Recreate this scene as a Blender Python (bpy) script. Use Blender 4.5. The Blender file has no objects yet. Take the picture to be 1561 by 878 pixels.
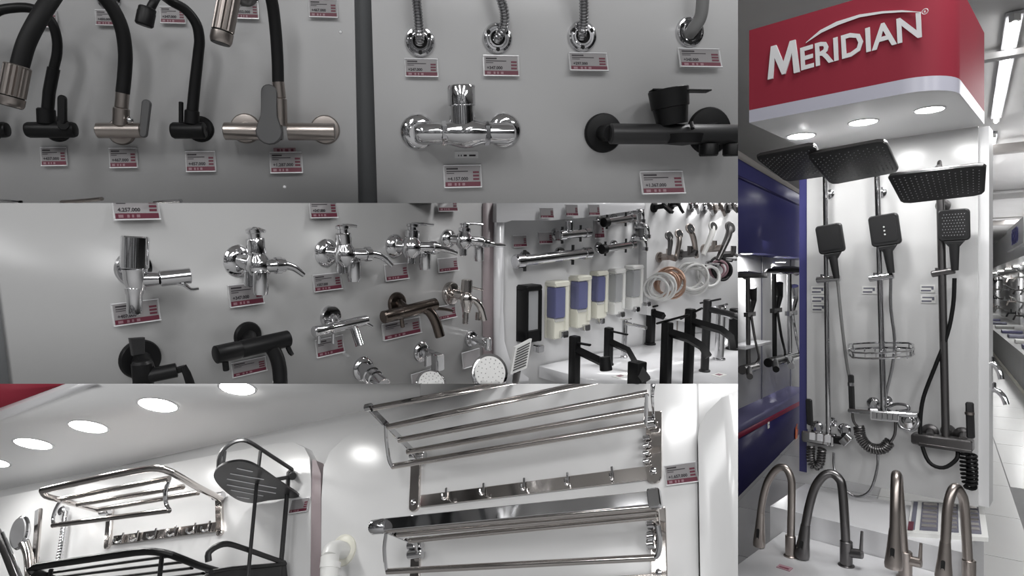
import bpy, bmesh, math, random
from mathutils import Vector, Matrix
random.seed(7)
S = bpy.context.scene
COL = S.collection
V = Vector

# ---------------------------------------------------------------- camera
F, CX, CY = 950.0, 780.5, 439.0
CAM = V((0, 0, 1.5))
cam_d = bpy.data.cameras.new('camera'); cam = bpy.data.objects.new('camera', cam_d); COL.objects.link(cam)
cam.location = CAM; cam.rotation_euler = (math.pi / 2, 0, 0)
cam_d.sensor_width = 36; cam_d.lens = F / 1561 * 36; cam_d.clip_start = 0.02; cam_d.clip_end = 200
S.camera = cam
# ---------------------------------------------------------------- world, lights, exposure
W = bpy.data.worlds.new('world'); S.world = W; W.use_nodes = True
W.node_tree.nodes['Background'].inputs[0].default_value = (0.80, 0.82, 0.88, 1)
W.node_tree.nodes['Background'].inputs[1].default_value = 0.3
def area(name, loc, size, power, rot=(0, 0, 0), col=(1, 1, 1)):
    d = bpy.data.lights.new(name, 'AREA'); d.shape = 'RECTANGLE'; d.size, d.size_y = size; d.energy = power; d.color = col
    o = bpy.data.objects.new(name, d); COL.objects.link(o); o.location = loc; o.rotation_euler = rot
    return o
for x_ in (-2.6, -0.6, 1.4, 3.2):
    area('added_fill_panel', (x_, -3.0, 3.42), (0.5, 3.6), 55)  # unseen lamps added behind the camera for more frontal light on the boards
area('added_fill_panel', (7.5, 8.0, 3.42), (0.8, 8.0), 110, (0, 0, -0.60))
area('added_fill_panel', (14.0, 17.0, 3.42), (0.8, 10.0), 170, (0, 0, -0.60))  # both aisle lamps are added besides the modelled tubes, for more light
area('added_fill_panel', (1.5, 1.55, 3.42), (1.4, 0.5), 26)  # unseen lamp added behind the upper board to brighten the darker middle unit
S.view_settings.view_transform = 'Standard'; S.view_settings.look = 'None'
S.view_settings.exposure = 0.75; S.view_settings.gamma = 1.0; S.view_settings.use_curve_mapping = False

# ---------------------------------------------------------------- materials
MATS = {}
def mat(name, col, rough=0.5, metal=0.0, noise=0.0, nscale=8.0, bump=0.0, bscale=60.0, trans=0.0, alpha=1.0, emit=0.0, spec=0.5, coat=0.0, rvar=0.0, stretch=None):
    m = bpy.data.materials.new(name); m.use_nodes = True
    nt = m.node_tree; b = nt.nodes['Principled BSDF']
    c = (col[0], col[1], col[2], 1)
    b.inputs['Base Color'].default_value = c; b.inputs['Roughness'].default_value = rough
    b.inputs['Metallic'].default_value = metal; b.inputs['Alpha'].default_value = alpha
    b.inputs['Transmission Weight'].default_value = trans; b.inputs['Specular IOR Level'].default_value = spec
    b.inputs['Coat Weight'].default_value = coat
    if emit: b.inputs['Emission Color'].default_value = c; b.inputs['Emission Strength'].default_value = emit
    if noise or bump or rvar:
        tc = nt.nodes.new('ShaderNodeTexCoord'); src = tc.outputs['Object']
        if stretch:
            mp = nt.nodes.new('ShaderNodeMapping'); mp.inputs['Scale'].default_value = stretch
            nt.links.new(src, mp.inputs[0]); src = mp.outputs[0]
    if noise or rvar:
        n = nt.nodes.new('ShaderNodeTexNoise'); n.inputs['Scale'].default_value = nscale; n.inputs['Detail'].default_value = 4
        nt.links.new(src, n.inputs['Vector'])
    if noise:
        r = nt.nodes.new('ShaderNodeMapRange'); r.inputs[3].default_value = 1 - noise; r.inputs[4].default_value = 1 + noise
        nt.links.new(n.outputs[0], r.inputs[0])
        x = nt.nodes.new('ShaderNodeMix'); x.data_type = 'RGBA'; x.blend_type = 'MULTIPLY'; x.inputs[0].default_value = 1
        x.inputs[6].default_value = c; nt.links.new(r.outputs[0], x.inputs[7]); nt.links.new(x.outputs[2], b.inputs['Base Color'])
    if rvar:
        r2 = nt.nodes.new('ShaderNodeMapRange'); r2.inputs[3].default_value = max(0, rough - rvar); r2.inputs[4].default_value = rough + rvar
        nt.links.new(n.outputs[0], r2.inputs[0]); nt.links.new(r2.outputs[0], b.inputs['Roughness'])
    if bump:
        n2 = nt.nodes.new('ShaderNodeTexNoise'); n2.inputs['Scale'].default_value = bscale
        bp = nt.nodes.new('ShaderNodeBump'); bp.inputs['Strength'].default_value = bump; bp.inputs['Distance'].default_value = 0.002
        nt.links.new(src, n2.inputs['Vector']); nt.links.new(n2.outputs[0], bp.inputs['Height']); nt.links.new(bp.outputs[0], b.inputs['Normal'])
    MATS[name] = m
    return m
mat('board_grey', (0.50, 0.50, 0.503), 0.28, noise=0.03, nscale=3)
mat('board_white', (0.72, 0.72, 0.725), 0.25, noise=0.025, nscale=2)
mat('ceil_white', (0.80, 0.80, 0.80), 0.35, noise=0.02, nscale=2)
mat('board_mid', (0.395, 0.395, 0.395), 0.28, noise=0.03, nscale=2)
mat('board_bright', (0.63, 0.63, 0.63), 0.2, noise=0.02, nscale=2)
mat('gap_grey', (0.13, 0.135, 0.14), 0.6, noise=0.08)
mat('mauve_trim', (0.30, 0.25, 0.26), 0.45, noise=0.04)
mat('white_gloss', (0.72, 0.72, 0.735), 0.15, noise=0.02)
mat('white_plastic', (0.76, 0.76, 0.74), 0.35, noise=0.02)
mat('cream_plastic', (0.72, 0.71, 0.62), 0.35, noise=0.02)
mat('chrome', (0.64, 0.64, 0.65), 0.07, 1.0, rvar=0.03, nscale=25)
mat('chrome_warm', (0.62, 0.585, 0.56), 0.12, 1.0, rvar=0.04, nscale=25)
mat('nickel', (0.40, 0.36, 0.335), 0.30, 1.0, rvar=0.06, nscale=12, bump=0.03, bscale=30)
mat('nickel_dark', (0.17, 0.165, 0.165), 0.30, 1.0, rvar=0.06, nscale=12)
mat('gunmetal', (0.16, 0.155, 0.155), 0.3, 0.9, rvar=0.05, nscale=15)
mat('bronze', (0.15, 0.125, 0.11), 0.24, 1.0, rvar=0.05, nscale=15)
mat('handle_grey', (0.095, 0.095, 0.097), 0.5, 0.3, noise=0.04)
mat('black', (0.006, 0.006, 0.0065), 0.42, spec=0.25, noise=0.1, nscale=10)
mat('black_rubber', (0.007, 0.007, 0.0075), 0.55, spec=0.25, noise=0.1, nscale=10, bump=0.05)
mat('dark_hole', (0.004, 0.004, 0.004), 0.8, noise=0.05)
mat('charcoal', (0.026, 0.026, 0.027), 0.40, 0.2, noise=0.08)
mat('nozzle_grey', (0.26, 0.26, 0.265), 0.5, noise=0.05)
mat('steel_hose', (0.40, 0.40, 0.41), 0.25, 1.0, rvar=0.08, nscale=40)
mat('grey_hose', (0.20, 0.20, 0.20), 0.4, noise=0.04)
mat('tag_paper', (0.245, 0.235, 0.24), 0.45, noise=0.03, nscale=20)
mat('tag_red', (0.115, 0.016, 0.034), 0.5, noise=0.12, nscale=20)
mat('tag_pale', (0.27, 0.16, 0.185), 0.5, noise=0.08)
mat('tag_ink', (0.03, 0.025, 0.03), 0.6, noise=0.1)
mat('acrylic', (0.80, 0.80, 0.81), 0.12, alpha=0.34, noise=0.02)
mat('sign_red', (0.28, 0.031, 0.050), 0.45, spec=0.12, noise=0.06, nscale=3)
mat('sign_white', (0.74, 0.74, 0.75), 0.4, noise=0.02)
mat('lavender_edge', (0.50, 0.50, 0.58), 0.3, noise=0.02)
mat('blue_panel', (0.065, 0.065, 0.21), 0.28, noise=0.08, nscale=2)
mat('blue_dark', (0.026, 0.023, 0.10), 0.3, noise=0.08, nscale=2)
mat('blue_light', (0.14, 0.135, 0.25), 0.35, noise=0.08, nscale=2)
mat('blue_window', (0.16, 0.17, 0.33), 0.08, alpha=0.8, noise=0.03)
mat('clear_plastic', (0.62, 0.63, 0.65), 0.1, alpha=0.45, noise=0.02)
mat('red_line', (0.22, 0.015, 0.05), 0.4, noise=0.05)
mat('orange', (0.55, 0.10, 0.02), 0.45, noise=0.1)
mat('white_face', (0.68, 0.68, 0.67), 0.4, noise=0.03)
mat('hose_white', (0.60, 0.60, 0.59), 0.35, noise=0.03)
mat('hose_copper', (0.42, 0.27, 0.20), 0.3, 0.5, noise=0.05)
mat('lamp_glow', (1.0, 0.98, 0.94), 0.5, emit=14.0, noise=0.01)
mat('tube_glow', (1.0, 1.0, 1.0), 0.5, emit=4.0, noise=0.01)
mat('ceiling_grey', (0.70, 0.69, 0.68), 0.7, noise=0.04, nscale=2)
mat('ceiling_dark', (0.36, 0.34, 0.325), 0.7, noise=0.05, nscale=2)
mat('shop_wall', (0.10, 0.10, 0.105), 0.7, noise=0.2, nscale=1.5)
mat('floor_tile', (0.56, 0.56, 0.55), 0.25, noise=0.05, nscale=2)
mat('floor_joint', (0.25, 0.25, 0.25), 0.7, noise=0.1)
mat('concrete', (0.26, 0.26, 0.255), 0.5, noise=0.12, nscale=3)
mat('ink_grey', (0.14, 0.14, 0.18), 0.6, noise=0.05)

def stocked_wall(m, dark, light):
    """opposite shelving seen only in reflections: irregular dark and pale goods"""
    nt = m.node_tree; b = nt.nodes['Principled BSDF']; tc = nt.nodes.new('ShaderNodeTexCoord'); sx = nt.nodes.new('ShaderNodeSeparateXYZ'); ad_ = nt.nodes.new('ShaderNodeMath'); cb = nt.nodes.new('ShaderNodeCombineXYZ')
    br = nt.nodes.new('ShaderNodeTexBrick'); br.inputs['Color1'].default_value = (*dark, 1); br.inputs['Color2'].default_value = (*light, 1); br.inputs['Mortar'].default_value = (0.01, 0.01, 0.01, 1)
    br.inputs['Scale'].default_value = 1.0; br.inputs['Brick Width'].default_value = 0.42; br.inputs['Row Height'].default_value = 0.36; br.inputs['Mortar Size'].default_value = 0.03; br.inputs['Bias'].default_value = -0.25
    nt.links.new(tc.outputs['Object'], sx.inputs[0]); nt.links.new(sx.outputs[0], ad_.inputs[0]); nt.links.new(sx.outputs[1], ad_.inputs[1])
    nt.links.new(ad_.outputs[0], cb.inputs[0]); nt.links.new(sx.outputs[2], cb.inputs[1]); nt.links.new(cb.outputs[0], br.inputs['Vector']); nt.links.new(br.outputs['Color'], b.inputs['Base Color'])
stocked_wall(MATS['shop_wall'], (0.02, 0.02, 0.022), (0.55, 0.55, 0.56))
mat('shaded_tile', (0.30, 0.30, 0.305), 0.4, noise=0.12, nscale=3)  # floor tile with the shade at the left put into its colour
# ---------------------------------------------------------------- pixel / frame maths (image taken as 1561 x 878)
def ray(px, py): return V(((px - CX) / F, 1.0, -(py - CY) / F))
def frame_uv(u, v):
    u = u.normalized(); v = (v - v.dot(u) * u).normalized(); return u, v, u.cross(v).normalized()
def img_dir_plane(c, t): return ray(*c).cross(ray(c[0] + t[0], c[1] + t[1]))

class Bay:
    """A display board: origin on its plane, u right, v up, n out towards the shopper."""
    def __init__(s, u, v, n, ref, Z, clips):
        s.u, s.v, s.n = u, v, n; s.O = CAM + ray(*ref) * Z; s.clips = clips
        s.R = Matrix((u, v, n)).transposed()
    def at(s, px, py, d=0.0):
        r = ray(px, py); t = ((s.O + s.n * d - CAM).dot(s.n)) / r.dot(s.n); return CAM + r * t
    def depth(s, px, py): return (s.at(px, py) - CAM).y
def clip_plane(p, q, keep):
    n = ray(*p).cross(ray(*q)).normalized()
    if n.dot(ray(*keep)) < 0: n = -n
    return n
X1125 = lambda side: clip_plane((1125, 0), (1125, 800), (1000 if side < 0 else 1300, 400))
Y309 = lambda side: clip_plane((0, 309.5), (1100, 309.5), (500, 100 if side < 0 else 500))
Y585 = lambda side: clip_plane((0, 585), (1100, 585), (500, 400 if side < 0 else 800))

n_ = -ray(600, 290).normalized(); u_ = n_.cross(img_dir_plane((520, 180), (1, 0))); u_ = u_ if u_.x > 0 else -u_
v_ = n_.cross(u_.normalized()); B1 = Bay(u_.normalized(), v_, n_, (560, 160), 1.2, [X1125(-1), Y309(-1)])
u_ = ray(1500, 310).normalized(); v_ = u_.cross(img_dir_plane((10, 490), (-0.11, -1.0))); v_ = v_ if v_.z > 0 else -v_
u_, v_, n_ = frame_uv(u_, v_); B2 = Bay(u_, v_, n_, (205, 420), 0.85, [X1125(-1), Y309(1), Y585(-1)])
u_ = ray(1900, 330).normalized(); v_ = u_.cross(img_dir_plane((900, 450), (0.02, -1.0))); v_ = v_ if v_.z > 0 else -v_
u_, v_, n_ = frame_uv(u_, v_); B2B = Bay(u_, v_, n_, (757, 440), B2.depth(757, 440), B2.clips)
BT = Bay(B2B.n, B2B.u, B2B.v, (757, 440), 1.0, B2.clips); BT.O = B2B.at(845, 552)
n_ = -ray(1300, 1050).normalized(); u_ = n_.cross(img_dir_plane((800, 740), (1, -0.14))); u_ = u_ if u_.x > 0 else -u_
v_ = n_.cross(u_.normalized()); B3 = Bay(u_.normalized(), v_, n_, (800, 740), 1.35, [X1125(-1), Y585(1)])
n_ = -ray(1700, 439).normalized(); v_ = V((0, 0, 1)); u_ = v_.cross(n_)
BR = Bay(u_, v_, n_, (1350, 439), 2.5, [X1125(1)])

# ---------------------------------------------------------------- mesh builder
def smooth_path(pts, k=6, closed=False):
    pts = [V(p) for p in pts]
    n = len(pts)
    if n < 3: return pts
    out = []
    rng = range(n) if closed else range(n - 1)
    for i in rng:
        p0 = pts[(i - 1) % n] if (closed or i > 0) else pts[0] * 2 - pts[1]
        p1, p2 = pts[i], pts[(i + 1) % n]
        p3 = pts[(i + 2) % n] if (closed or i + 2 < n) else pts[-1] * 2 - pts[-2]
        for j in range(k):
            t = j / k
            out.append(0.5 * ((2 * p1) + (p2 - p0) * t + (2 * p0 - 5 * p1 + 4 * p2 - p3) * t * t + (3 * p1 - p0 - 3 * p2 + p3) * t ** 3))
    if not closed: out.append(pts[-1])
    return out
def perp(d):
    d = d.normalized(); a = V((0, 0, 1)) if abs(d.z) < 0.9 else V((0, 1, 0))
    x = a.cross(d).normalized(); return x, d.cross(x)

class G:
    def __init__(s): s.v = []; s.f = []
    def ring_strip(s, rings, closed=False, caps=True):
        b = len(s.v); m = len(rings[0])
        for r in rings: s.v += [tuple(p) for p in r]
        n = len(rings)
        for i in range(n if closed else n - 1):
            a0, a1 = b + i * m, b + ((i + 1) % n) * m
            for j in range(m):
                k = (j + 1) % m; s.f.append((a0 + j, a0 + k, a1 + k, a1 + j))
        if caps and not closed:
            s.f.append(tuple(b + j for j in reversed(range(m)))); s.f.append(tuple(b + (n - 1) * m + j for j in range(m)))
        return s
    def tube(s, pts, r, seg=12, closed=False, k=0, flat=1.0, up=None):
        """sweep a round (or flattened) section along a path; r number or list per given point"""
        pts = [V(p) for p in pts]
        if k:
            if isinstance(r, (list, tuple)):
                rp = smooth_path([V((x, 0, 0)) for x in r], k, closed); r = [max(0.01, p.x) for p in rp]
            pts = smooth_path(pts, k, closed)
        n = len(pts); rings = []
        prev = None
        for i, p in enumerate(pts):
            if closed: d = pts[(i + 1) % n] - pts[i - 1]
            elif i == 0: d = pts[1] - p
            elif i == n - 1: d = p - pts[-2]
            else: d = (pts[i + 1] - p).normalized() + (p - pts[i - 1]).normalized()
            d = d.normalized() if d.length > 1e-9 else V((0, 0, 1))
            if prev is None:
                if up is not None: y = V(up); y = (y - y.dot(d) * d).normalized(); x = y.cross(d)
                else: x, y = perp(d)
            else:
                x = prev - prev.dot(d) * d
                x = x.normalized() if x.length > 1e-6 else perp(d)[0]; y = d.cross(x)
            prev = x
            rr = r[i] if isinstance(r, (list, tuple)) else r
            rings.append([p + (x * math.cos(2 * math.pi * j / seg) + y * math.sin(2 * math.pi * j / seg) * flat) * rr for j in range(seg)])
        return s.ring_strip(rings, closed)
    def lathe(s, prof, p=(0, 0, 0), d=(0, 0, 1), seg=24):
        """prof: (radius, height along d)"""
        p = V(p); d = V(d).normalized(); x, y = perp(d)
        rings = [[p + d * h + (x * math.cos(2 * math.pi * j / seg) + y * math.sin(2 * math.pi * j / seg)) * max(r, 0.001) for j in range(seg)] for r, h in prof]
        return s.ring_strip(rings)
    def cyl(s, a, b, r, r2=None, seg=20, bev=0.0):
        a, b = V(a), V(b); L = (b - a).length; r2 = r if r2 is None else r2; e = min(bev, L * 0.4)
        prof = [(r, 0), (r2, L)] if not e else [(r - e, 0), (r, e), (r2, L - e), (r2 - e, L)]
        return s.lathe(prof, a, b - a, seg)
    def ball(s, c, r, seg=14, sc=(1, 1, 1)):
        c = V(c); n = seg // 2; rings = []
        for i in range(n + 1):
            a = math.pi * i / n - math.pi / 2
            q = max(math.cos(a), 0.002)
            rings.append([c + V((math.cos(2 * math.pi * j / seg) * q * sc[0], math.sin(2 * math.pi * j / seg) * q * sc[1], math.sin(a) * sc[2])) * r for j in range(seg)])
        return s.ring_strip(rings)
    def torus(s, c, d, R, r, seg=28, rs=8, a0=0, a1=None):
        c = V(c); x, y = perp(V(d))
        if a1 is None: return s.tube([c + (x * math.cos(2 * math.pi * i / seg) + y * math.sin(2 * math.pi * i / seg)) * R for i in range(seg)], r, rs, closed=True)
        return s.tube([c + (x * math.cos(a0 + (a1 - a0) * i / seg) + y * math.sin(a0 + (a1 - a0) * i / seg)) * R for i in range(seg + 1)], r, rs)
    def prism(s, poly, o, ax, ay, az, h, bev=0.0):
        """extrude a 2D outline (list of x,y) lying in frame (o, ax, ay) by h along az; bev chamfers the far rim"""
        o, ax, ay, az = V(o), V(ax), V(ay), V(az)
        ring = lambda P, z: [o + ax * p[0] + ay * p[1] + az * z for p in P]
        if bev:
            cx = sum(p[0] for p in poly) / len(poly); cy = sum(p[1] for p in poly) / len(poly)
            w = max(abs(p[0] - cx) for p in poly); q = max(abs(p[1] - cy) for p in poly)
            sm = [(cx + (p[0] - cx) * (1 - bev / max(w, 1e-6)), cy + (p[1] - cy) * (1 - bev / max(q, 1e-6))) for p in poly]
            return s.ring_strip([ring(poly, 0), ring(poly, h - bev), ring(sm, h)])
        return s.ring_strip([ring(poly, 0), ring(poly, h)])
    def box(s, c, size, R=None, bev=0.0):
        """axis box; c centre, size full; R optional 3 axes"""
        ax, ay, az = R if R else (V((1, 0, 0)), V((0, 1, 0)), V((0, 0, 1)))
        c = V(c); x, y, z = size[0] / 2, size[1] / 2, size[2] / 2
        e = min(bev, x * 0.6, y * 0.6, z * 0.6)
        if e <= 0:
            return s.prism([(-x, -y), (x, -y), (x, y), (-x, y)], c - V(az) * z, ax, ay, az, 2 * z)
        def oct_(ix): 
            X, Y = x - ix, y - ix
            return [(-X + e, -Y), (X - e, -Y), (X, -Y + e), (X, Y - e), (X - e, Y), (-X + e, Y), (-X, Y - e), (-X, -Y + e)]
        o = c - V(az) * z
        ring = lambda P, h: [o + V(ax) * p[0] + V(ay) * p[1] + V(az) * h for p in P]
        return s.ring_strip([ring(oct_(e * .7), 0), ring(oct_(0), e), ring(oct_(0), 2 * z - e), ring(oct_(e * .7), 2 * z)])
    def bar(s, a, b, w, h, up=(0, 0, 1), bev=0.0):
        """rectangular bar from a to b, w across, h along up"""
        a, b = V(a), V(b); d = (b - a).normalized(); up = V(up); up = (up - up.dot(d) * d).normalized(); x = up.cross(d)
        return s.box((a + b) / 2, (w, h, (b - a).length), (x, up, d), bev)
    def quad(s, pts):
        b = len(s.v); s.v += [tuple(p) for p in pts]; s.f.append(tuple(range(b, b + len(pts)))); return s
    def mesh(s, name, m, ang=35):
        me = bpy.data.meshes.new(name); me.from_pydata(s.v, [], s.f)
        bm = bmesh.new(); bm.from_mesh(me); bmesh.ops.recalc_face_normals(bm, faces=bm.faces)
        for f in bm.faces: f.smooth = True
        bm.to_mesh(me); bm.free()
        me.set_sharp_from_angle(angle=math.radians(ang))
        me.materials.append(MATS[m]); return me
    def build(s, name, m, parent=None, label=None, ang=35):
        o = bpy.data.objects.new(name, s.mesh(name, m, ang)); COL.objects.link(o)
        if parent is not None: o.parent = parent.root if isinstance(parent, Thing) else parent
        if label: o['label'] = label
        return o
def rrect(x0, y0, x1, y1, r, k=5):
    """rounded rectangle outline; r number or 4 radii (bl, br, tr, tl)"""
    r = (r,) * 4 if not isinstance(r, (tuple, list)) else r
    out = []
    for (cx, cy, a, q) in ((x0 + r[0], y0 + r[0], math.pi, r[0]), (x1 - r[1], y0 + r[1], 1.5 * math.pi, r[1]), (x1 - r[2], y1 - r[2], 0, r[2]), (x0 + r[3], y1 - r[3], .5 * math.pi, r[3])):
        if q < 1e-6: out.append((cx, cy)); continue
        for i in range(k + 1): out.append((cx + q * math.cos(a + i / k * math.pi / 2), cy + q * math.sin(a + i / k * math.pi / 2)))
    return out

BAYLIST = []          # (object, bay) meshes trimmed at the edges of their bay
class Thing:
    """an Empty at the mounting point; local axes = the board's (x right, y up, z out); unit = s metres"""
    def __init__(s, name, label, cat, bay, px, py, d=0.0, unit=None, group=None, R=None, clip=True):
        s.bay = bay; s.p = bay.at(px, py, d); s.s = unit if unit else (s.p - CAM).y / F
        s.root = bpy.data.objects.new(name, None); COL.objects.link(s.root); s.root.empty_display_size = 0.02
        s.R = R if R is not None else bay.R
        s.M = Matrix.Translation(s.p) @ s.R.to_4x4() @ Matrix.Scale(s.s, 4)
        s.root.matrix_world = s.M; s.I = s.M.inverted()
        s.root['label'] = label; s.root['category'] = cat
        if group: s.root['group'] = group
        if clip: BAYLIST.append((s.root, bay))
    def P(s, px, py, z=0.0):
        """local point seen at photo pixel, z units out from the board"""
        return s.I @ s.bay.at(px, py, (s.p - s.bay.O).dot(s.bay.n) + z * s.s)
    def PP(s, pts): return [s.P(*p) for p in pts]
def struct(o): o['kind'] = 'structure'; return o
def tag(o, label, cat, group=None, kind=None):
    o['label'] = label; o['category'] = cat
    if group: o['group'] = group
    if kind: o['kind'] = kind
    return o
def clip_object(o, bay):
    inv = o.matrix_world.inverted(); bb = [o.matrix_world @ V(c) for c in o.bound_box]
    todo = [n for n in bay.clips if any((c - CAM).dot(n) < 0 for c in bb)]
    if not todo: return
    me = o.data.copy(); bm = bmesh.new(); bm.from_mesh(me)
    C = inv @ CAM; R3 = o.matrix_world.to_3x3().transposed()
    for n in todo:
        nl = (R3 @ n).normalized()
        r = bmesh.ops.bisect_plane(bm, geom=bm.verts[:] + bm.edges[:] + bm.faces[:], plane_co=C, plane_no=nl, clear_inner=True, dist=1e-6)
        ed = [e for e in r['geom_cut'] if isinstance(e, bmesh.types.BMEdge) and e.is_valid and e.is_boundary]
        if ed:
            try: bmesh.ops.holes_fill(bm, edges=ed, sides=0)
            except Exception: pass
    if not bm.faces:
        bm.free(); bpy.data.objects.remove(o); return
    bm.to_mesh(me); bm.free(); o.data = me
def tree(o):
    yield o
    for c in list(o.children): yield from tree(c)
def clip_all():
    bpy.context.view_layer.update()
    for root, bay in BAYLIST:
        for o in list(tree(root)):
            if o.type == 'MESH': clip_object(o, bay)

FONT_CACHE = {}
def text_mesh(body, size, m, depth=0.0, align='LEFT', shear=0.0, bold=0.0):
    key = (body, size, m, depth, align, shear, bold)
    if key in FONT_CACHE: return FONT_CACHE[key]
    c = bpy.data.curves.new('lettering', 'FONT'); c.body = body; c.size = size; c.extrude = depth; c.align_x = align; c.shear = shear; c.offset = bold
    c.resolution_u = 2
    o = bpy.data.objects.new('lettering', c); COL.objects.link(o)
    dg = bpy.context.evaluated_depsgraph_get(); me = bpy.data.meshes.new_from_object(o.evaluated_get(dg))
    bpy.data.objects.remove(o); me.materials.clear(); me.materials.append(MATS[m]); FONT_CACHE[key] = me
    return me
def text(body, size, m, parent, M, name='lettering', **k):
    o = bpy.data.objects.new(name, text_mesh(body, size, m, **k)); COL.objects.link(o)
    o.parent = parent.root if isinstance(parent, Thing) else parent; o.matrix_local = M; return o
X, Y, Z = V((1, 0, 0)), V((0, 1, 0)), V((0, 0, 1))
# ================================================================ the setting
def slab(name, m, pts, nrm, th, bay=None, label=None):
    """a flat panel: outline points (front face) and thickness going back along nrm"""
    g = G(); g.ring_strip([[V(p) - V(nrm) * th for p in pts], [V(p) for p in pts]])
    o = struct(g.build(name, m, ang=30))
    if bay: BAYLIST.append((o, bay))
    return o
def outline(bay, poly, d=0.0): return [bay.at(x, y, d) for x, y in poly]
# upper bay: two boards with a dark joint between them
slab('wall_backing', 'gap_grey', outline(B1, [(-330, -260), (1180, -260), (1180, 320), (-330, 320)], -0.03), B1.n, 0.015, B1)
slab('wall_upper_left', 'board_grey', outline(B1, [(-320, -250), (534, -250), (540, 0), (546, 318), (-320, 318)]), B1.n, 0.02, B1)
slab('wall_upper_right', 'board_grey', outline(B1, [(560, -250), (1160, -250), (1160, 318), (575.5, 318), (566, 0)]), B1.n, 0.02, B1)
# room shell
def room_box(name, m, lo, hi):
    g = G(); c = (V(lo) + V(hi)) / 2; g.box(c, V(hi) - V(lo)); return struct(g.build(name, m))
room_box('ceiling', 'ceiling_grey', (-9, -6, 3.5), (36, 50, 3.6))
room_box('wall_back', 'shop_wall', (-9, -5.2, -0.1), (36, -5, 3.6))
room_box('wall_left', 'shop_wall', (-5.2, -6, -0.1), (-5, 50, 3.6))
room_box('wall_right', 'board_white', (36, -6, -0.1), (36.2, 50, 3.6))
room_box('wall_far', 'board_white', (-9, 50, -0.1), (36, 50.2, 3.6))
room_box('floor', 'floor_joint', (-9, -6, -0.1), (36, 50, -0.004))
# ================================================================ shared makers
def price_tag(bay, x0, y0, x1, y1, where, price=None, tilt=0.12, paper='tag_paper', red='tag_red', roll=None, blank=False, lines=True, d=0.0):
    """acrylic holder with a printed card; box given in photo pixels"""
    xc, yc = (x0 + x1) / 2, (y0 + y1) / 2
    kind = 'blank white' if blank else 'red banded white'
    t = Thing('price_tag', '%s price tag %s' % (kind, where), 'price tag', bay, xc, yc, d=d)
    W = (t.P(x1, yc) - t.P(x0, yc)).length; H = (t.P(xc, y1) - t.P(xc, y0)).length
    ca, sa = math.cos(tilt), math.sin(tilt)
    up = V((0, ca, -sa)); out = V((0, sa, ca)); rt = X.copy()
    if roll: q = Matrix.Rotation(roll, 3, 'Z'); up, out, rt = q @ up, q @ out, q @ rt
    o = out * (H * .5 * sa + 2)
    def plate(name, m, a, b, c, e, z0, z1, par=t):
        g = G(); g.box(o + rt * ((a + c) / 2 * W) + up * ((b + e) / 2 * H) + out * ((z0 + z1) / 2), ((c - a) * W, (e - b) * H, z1 - z0), (rt, up, out)); return g.build(name, m, par)
    plate('holder', 'acrylic', -.5, -.5, .5, .5, -1.2, 0)
    plate('holder_lip', 'white_gloss', -.49, -.5, .49, -.455, 0, 2.2)
    plate('holder_lip', 'white_gloss', -.49, .46, .49, .5, 0, 1.0)
    card = plate('card', 'tag_paper' if not blank else 'tag_paper', -.46, -.44, .46, .44, 0, .5)
    if blank: return t
    plate('red_band', red, -.46, -.44, .46, -.24, .5, .8)
    for i, (a, b) in enumerate(((-.40, -.30), (-.22, -.17), (-.12, -.08), (-.02, .05))): plate('band_mark', 'tag_pale', a, -.40, b, -.29, .8, 1.0)
    for i in range(3): plate('side_mark', red, .27, -.17 + i * .15, .43, -.08 + i * .15, .5, .8)
    if lines:
        plate('print_line', 'tag_ink', -.42, .30, -.12, .37, .5, .7); plate('print_line', 'tag_ink', -.42, .20, .14, .24, .5, .7); plate('print_line', 'tag_ink', -.42, .12, -.22, .15, .5, .7)
    M = Matrix.Translation(o + rt * (-.40 * W) + up * (-.17 * H) + out * .8) @ Matrix((rt, up, out)).transposed().to_4x4()
    if price: text(price, H * .20, 'tag_ink', t, M, name='price_lettering', bold=0.25)
    return t
def fluted(t, a, b, r, m, n=16, part='nozzle'):
    """grooved spray nozzle from a to b"""
    a, b = V(a), V(b); d = (b - a); L = d.length; d = d.normalized(); x, y = perp(d)
    g = G(); seg = n * 4
    def rr(j, q): return q * (1.0 if (j % 4) < 3 else 0.9)
    def ring(h, q, fl): return [a + d * h + (x * math.cos(2 * math.pi * j / seg) + y * math.sin(2 * math.pi * j / seg)) * (rr(j, q) if fl else q) for j in range(seg)]
    g.ring_strip([ring(0, r * .93, 0), ring(.02 * L, r, 0), ring(.05 * L, r, 1), ring(.74 * L, r, 1), ring(.75 * L, r * .98, 0)])
    o = g.build(part, m, t, ang=20)
    G().lathe([(r * .9, .75 * L), (r * .9, .78 * L)], a, d, 28).build('groove_ring', 'dark_hole', o)
    G().lathe([(r, .78 * L), (r, .93 * L), (r * .95, .97 * L), (r * .9, L)], a, d, 28).build('nozzle_cap', m, o)
    G().lathe([(r * .86, L), (r * .84, L * 1.012)], a, d, 28).build('spray_face', 'charcoal', o)
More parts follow.
